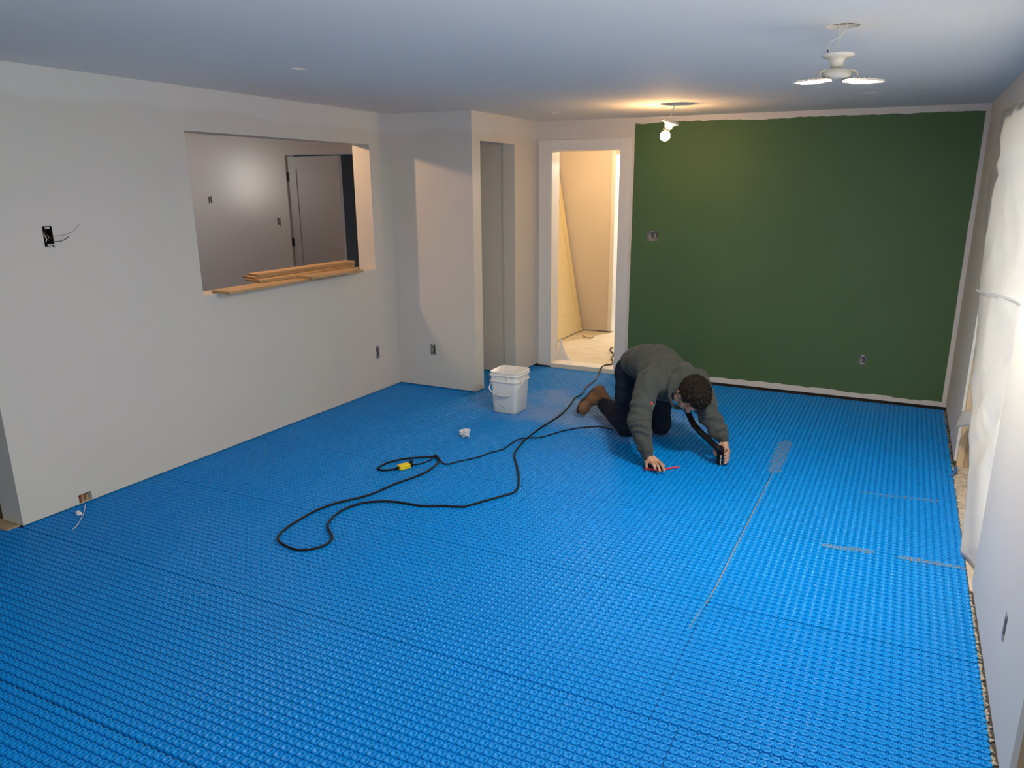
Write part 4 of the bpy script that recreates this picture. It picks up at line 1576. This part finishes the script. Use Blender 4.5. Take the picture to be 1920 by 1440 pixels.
def folds(p):
    s, l, z = torso_side(p)
    o_ = 0.0026 * mnoise.noise(p * 14) + 0.0022 * mnoise.noise(p * 28) - 0.006 * max(0, 0.25 - abs(mnoise.noise(p * 9 + Vector((2, 0, 5))))) / 0.25 * (0.15 if (s < 0.42 and z > 0.47 and abs(l) < 0.2) else 1.0)
    for (sh, el, wr, k) in ((shR, elR, wrR, 0), (shL, elL, wrL, 1)):
        t, d = seg_t(p, sh, el)
        if 0 < t <= 1 and d < 0.13:
            o_ += 0.0050 * math.sin(15 * t + 22 * l + 9 * mnoise.noise(p * 6) + k) * min(1, t * 2.2) * (0.4 + 0.6 * t)
        t, d = seg_t(p, el, wr)
        if 0 < t <= 0.9 and d < 0.11:
            amp = 0.0075 if k else 0.0045
            o_ += amp * math.sin(17 * t + 26 * s + 9 * mnoise.noise(p * 7) + 2 * k) * (1 - 0.4 * t)
    if -0.05 < s < 0.45 and z > 0.45 and abs(l) < 0.2:
        o_ += 0.0022 * math.sin(s * 85 + 6 * mnoise.noise(p * 5) + l * 12) * (1 - abs(l) / 0.25)
    if s > 0.25 and 0.05 < abs(l) < 0.22:
        o_ += 0.006 * math.sin(l * 62 + s * 26 + 4 * mnoise.noise(p * 6)) * max(0, 1 - abs(s - 0.42) / 0.2)
    return o_


bumpy(hood, folds)
hd_o = put('hooded_sweatshirt', hood, 'hoodie', person, True)
bm = BM()
for (qx, qy, sx, sy, mt_) in ((1221, 757, 0.011, 0.009, 'red'),):
    pass
lp = None
# small printed mark on the right sleeve: red tab with short white dashes
bm = hood_bm = BM()
hood_me = hd_o.data
from mathutils.bvhtree import BVHTree
bvh = BVHTree.FromPolygons([v.co for v in hood_me.vertices], [p.vertices[:] for p in hood_me.polygons])
eye_ = Vector((0, 0, CAM_H))


def on_sleeve(px, py):
    loc, nor, _, _ = bvh.ray_cast(eye_, _ray(px, py).normalized())
    return loc, nor


def dab(name, px, py, wd, ht, mat, roll):
    loc, nor = on_sleeve(px, py)
    if loc is None:
        return
    d = (elR - shR).normalized()
    d = (d - nor * d.dot(nor)).normalized()
    sd = d.cross(nor)
    dd = d * math.cos(roll) + sd * math.sin(roll)
    ss = dd.cross(nor)
    m = Matrix(((dd.x, ss.x, nor.x, loc.x), (dd.y, ss.y, nor.y, loc.y), (dd.z, ss.z, nor.z, loc.z), (0, 0, 0, 1)))
    bm = BM()
    box(bm, (-ht / 2, -wd / 2, -0.004), (ht / 2, wd / 2, 0.0022), m)
    bevel(bm, 0.001, 1)
    put(name, bm, mat, hd_o)


dab('sleeve_mark', 1221.3, 756.5, 0.017, 0.017, 'red', 0.2)
dab('sleeve_mark', 1221.8, 755.6, 0.008, 0.008, 'white', 0.2)
dab('sleeve_dash', 1226.0, 760.2, 0.010, 0.004, 'white', 0.5)
dab('sleeve_dash', 1229.0, 762.6, 0.006, 0.004, 'white', 0.5)

# --- jeans
bm = BM()
nball(bm, (-0.065, 0.0, 0.465), 0.120, 0.170, 0.135, pitch=-0.2)
limb(bm, [hipR, hipR.lerp(kneeR, 0.5), kneeR], [0.105, 0.092, 0.076])
limb(bm, [hipL, hipL.lerp(kneeL, 0.5), kneeL], [0.105, 0.092, 0.076])
limb(bm, [kneeR, kneeR.lerp(ankR, 0.5), ankR.lerp(kneeR, 0.10)], [0.074, 0.070, 0.060])
limb(bm, [kneeL, kneeL.lerp(ankL, 0.5), ankL.lerp(kneeL, 0.10)], [0.074, 0.070, 0.060])
je = melt(bm, 0.0075, 6, 0.5)
bumpy(je, lambda p: 0.005 * mnoise.noise(p * 13) + 0.003 * math.sin(p.z * 70 + 7 * mnoise.noise(p * 9)))
for v in je.verts:
    v.co.z = max(v.co.z, ZT + 0.001)
put('jeans', je, 'jeans', person, True)


# --- boots
def boot(HB, TB, ank):
    t_ = (TB - HB).normalized()
    sN = -PU
    sN = (sN - t_ * sN.dot(t_)).normalized()
    b_ = t_.cross(sN).normalized()
    L = (TB - HB).length
    m = Matrix(((t_.x, b_.x, -sN.x, HB.x), (t_.y, b_.y, -sN.y, HB.y), (t_.z, b_.z, -sN.z, HB.z), (0, 0, 0, 1)))

    def q(x, y, z):
        return m @ Vector((x, y, z))

    def eb(bm, c, r):
        bmesh.ops.create_uvsphere(bm, u_segments=18, v_segments=12, radius=1, matrix=m @ Matrix.Translation(Vector(c)) @ Matrix.Diagonal((*r, 1)))

    bm = BM()
    eb(bm, (0.045, 0, 0.048), (0.048, 0.038, 0.050))
    eb(bm, (0.13, 0, 0.042), (0.075, 0.042, 0.040))
    eb(bm, (L - 0.062, 0, 0.036), (0.062, 0.049, 0.033))
    limb(bm, [q(0.05, 0, 0.05), ank, ank.lerp(ank + (ank - q(0.05, 0, 0.05)), 0.6)], [0.047, 0.052, 0.056])
    limb(bm, [q(0.15, 0, 0.05), ank], [0.036, 0.045])
    up_ = melt(bm, 0.005, 4, 0.5)
    bumpy(up_, lambda p: 0.0025 * mnoise.noise(p * 22) + 0.002 * mnoise.noise(p * 45))
    put('boot', up_, 'boot', person, True)
    bm = BM()
    out = []
    for k in range(24):
        a = 2 * PI * k / 24
        cx = math.cos(a)
        wdt = 0.050 if cx > 0 else 0.041
        waist = 1 - 0.16 * math.exp(-((cx + 0.15) / 0.3) ** 2)
        out.append((L / 2 + L / 2 * cx, wdt * math.sin(a) * waist))
    rings = []
    for z, sc in ((-0.006, 0.95), (-0.003, 1.0), (0.013, 1.0), (0.016, 0.95)):
        rings.append([bm.verts.new(q(L / 2 + (x - L / 2) * sc, y * sc, z)) for x, y in out])
    loft(bm, rings, True, True)
    put('boot_sole', bm, 'sole', person, True)


boot(W(-0.560, -0.125, 0.215), W(-0.475, -0.330, 0.038), ankR + Vector((0, 0, 0.02)))
boot(W(-0.525, 0.130, 0.205), W(-0.430, 0.165, 0.035), ankL + Vector((0, 0, 0.02)))

# ------------------------------------------------------------------ what the person works with
t = thing('vacuum_hose', "black hose with a ribbed nozzle held in the person's left hand", 'hose', NZ)
path = [NZ + Zv * 0.108, gp(1346.5, 841, 0.128), gp(1335, 830, 0.146), gp(1322, 818, 0.165), gp(1309.5, 806, 0.185), gp(1299, 793, 0.21), gp(1293, 780, 0.245), gp(1288, 768, 0.29), W(0.42, 0.11, 0.312)]
bm = BM()
sp_ = spline(path, 14)
rr = [0.0195 + 0.0016 * math.sin(i * 2.1) for i in range(len(sp_))]
tube(bm, sp_, rr, 12)
put('hose', bm, 'black', t, True)
bm = BM()
lathe(bm, [(0, ZT + 0.001), (0.021, ZT + 0.001), (0.021, 0.03), (0.019, 0.034), (0.021, 0.038), (0.021, 0.070), (0.0185, 0.074), (0.021, 0.078), (0.0205, 0.112), (0, 0.114)], 20, Matrix.Translation((NZ.x, NZ.y, 0)), close=False)
nz = put('nozzle', bm, 'black', t, True)
for z0, z1 in ((0.006, 0.046), (0.052, 0.072)):
    bm = BM()
    p0 = NZ - CF * 0.0212
    for v in box(bm, (-0.0025, -0.001, z0), (0.0025, 0.0016, z1)):
        v.co = p0 + CR * v.co.x - CF * v.co.y + Zv * v.co.z
    put('nozzle_highlight', bm, 'stripe', nz)

# folding knife body and pencil under the right hand
t = thing('utility_knife', 'black and red folded knife under the right palm', 'knife', gp(1226, 878))
a, b_ = gp(1208.5, 877, 0.013), gp(1243, 880, 0.013)
d = (b_ - a).normalized()
s = Vector((-d.y, d.x, 0))
m = Matrix(((d.x, s.x, 0, a.x), (d.y, s.y, 0, a.y), (0, 0, 1, 0.0135), (0, 0, 0, 1)))
L = (b_ - a).length
bm = BM()
box(bm, (0, -0.016, -0.010), (L, 0.030, 0.0135), m)
bevel(bm, 0.004, 2)
put('handle', bm, 'black', t)
bm = BM()
box(bm, (0.004, -0.0178, -0.007), (L - 0.004, -0.0163, 0.004), m)
box(bm, (-0.0018, -0.012, -0.006), (-0.0003, 0.026, 0.008), m)
put('red_edge', bm, 'red', t)
a, b_ = gp(1247, 879, 0.008), gp(1275, 875.3, 0.008)
bm = BM()
tube(bm, [a, a.lerp(b_, 0.86), b_], [0.006, 0.006, 0.0012], 6)
t = thing('pencil', 'red pencil lying on the mat beside the right hand', 'pencil', a)
put('shaft', bm, 'pencil', t)
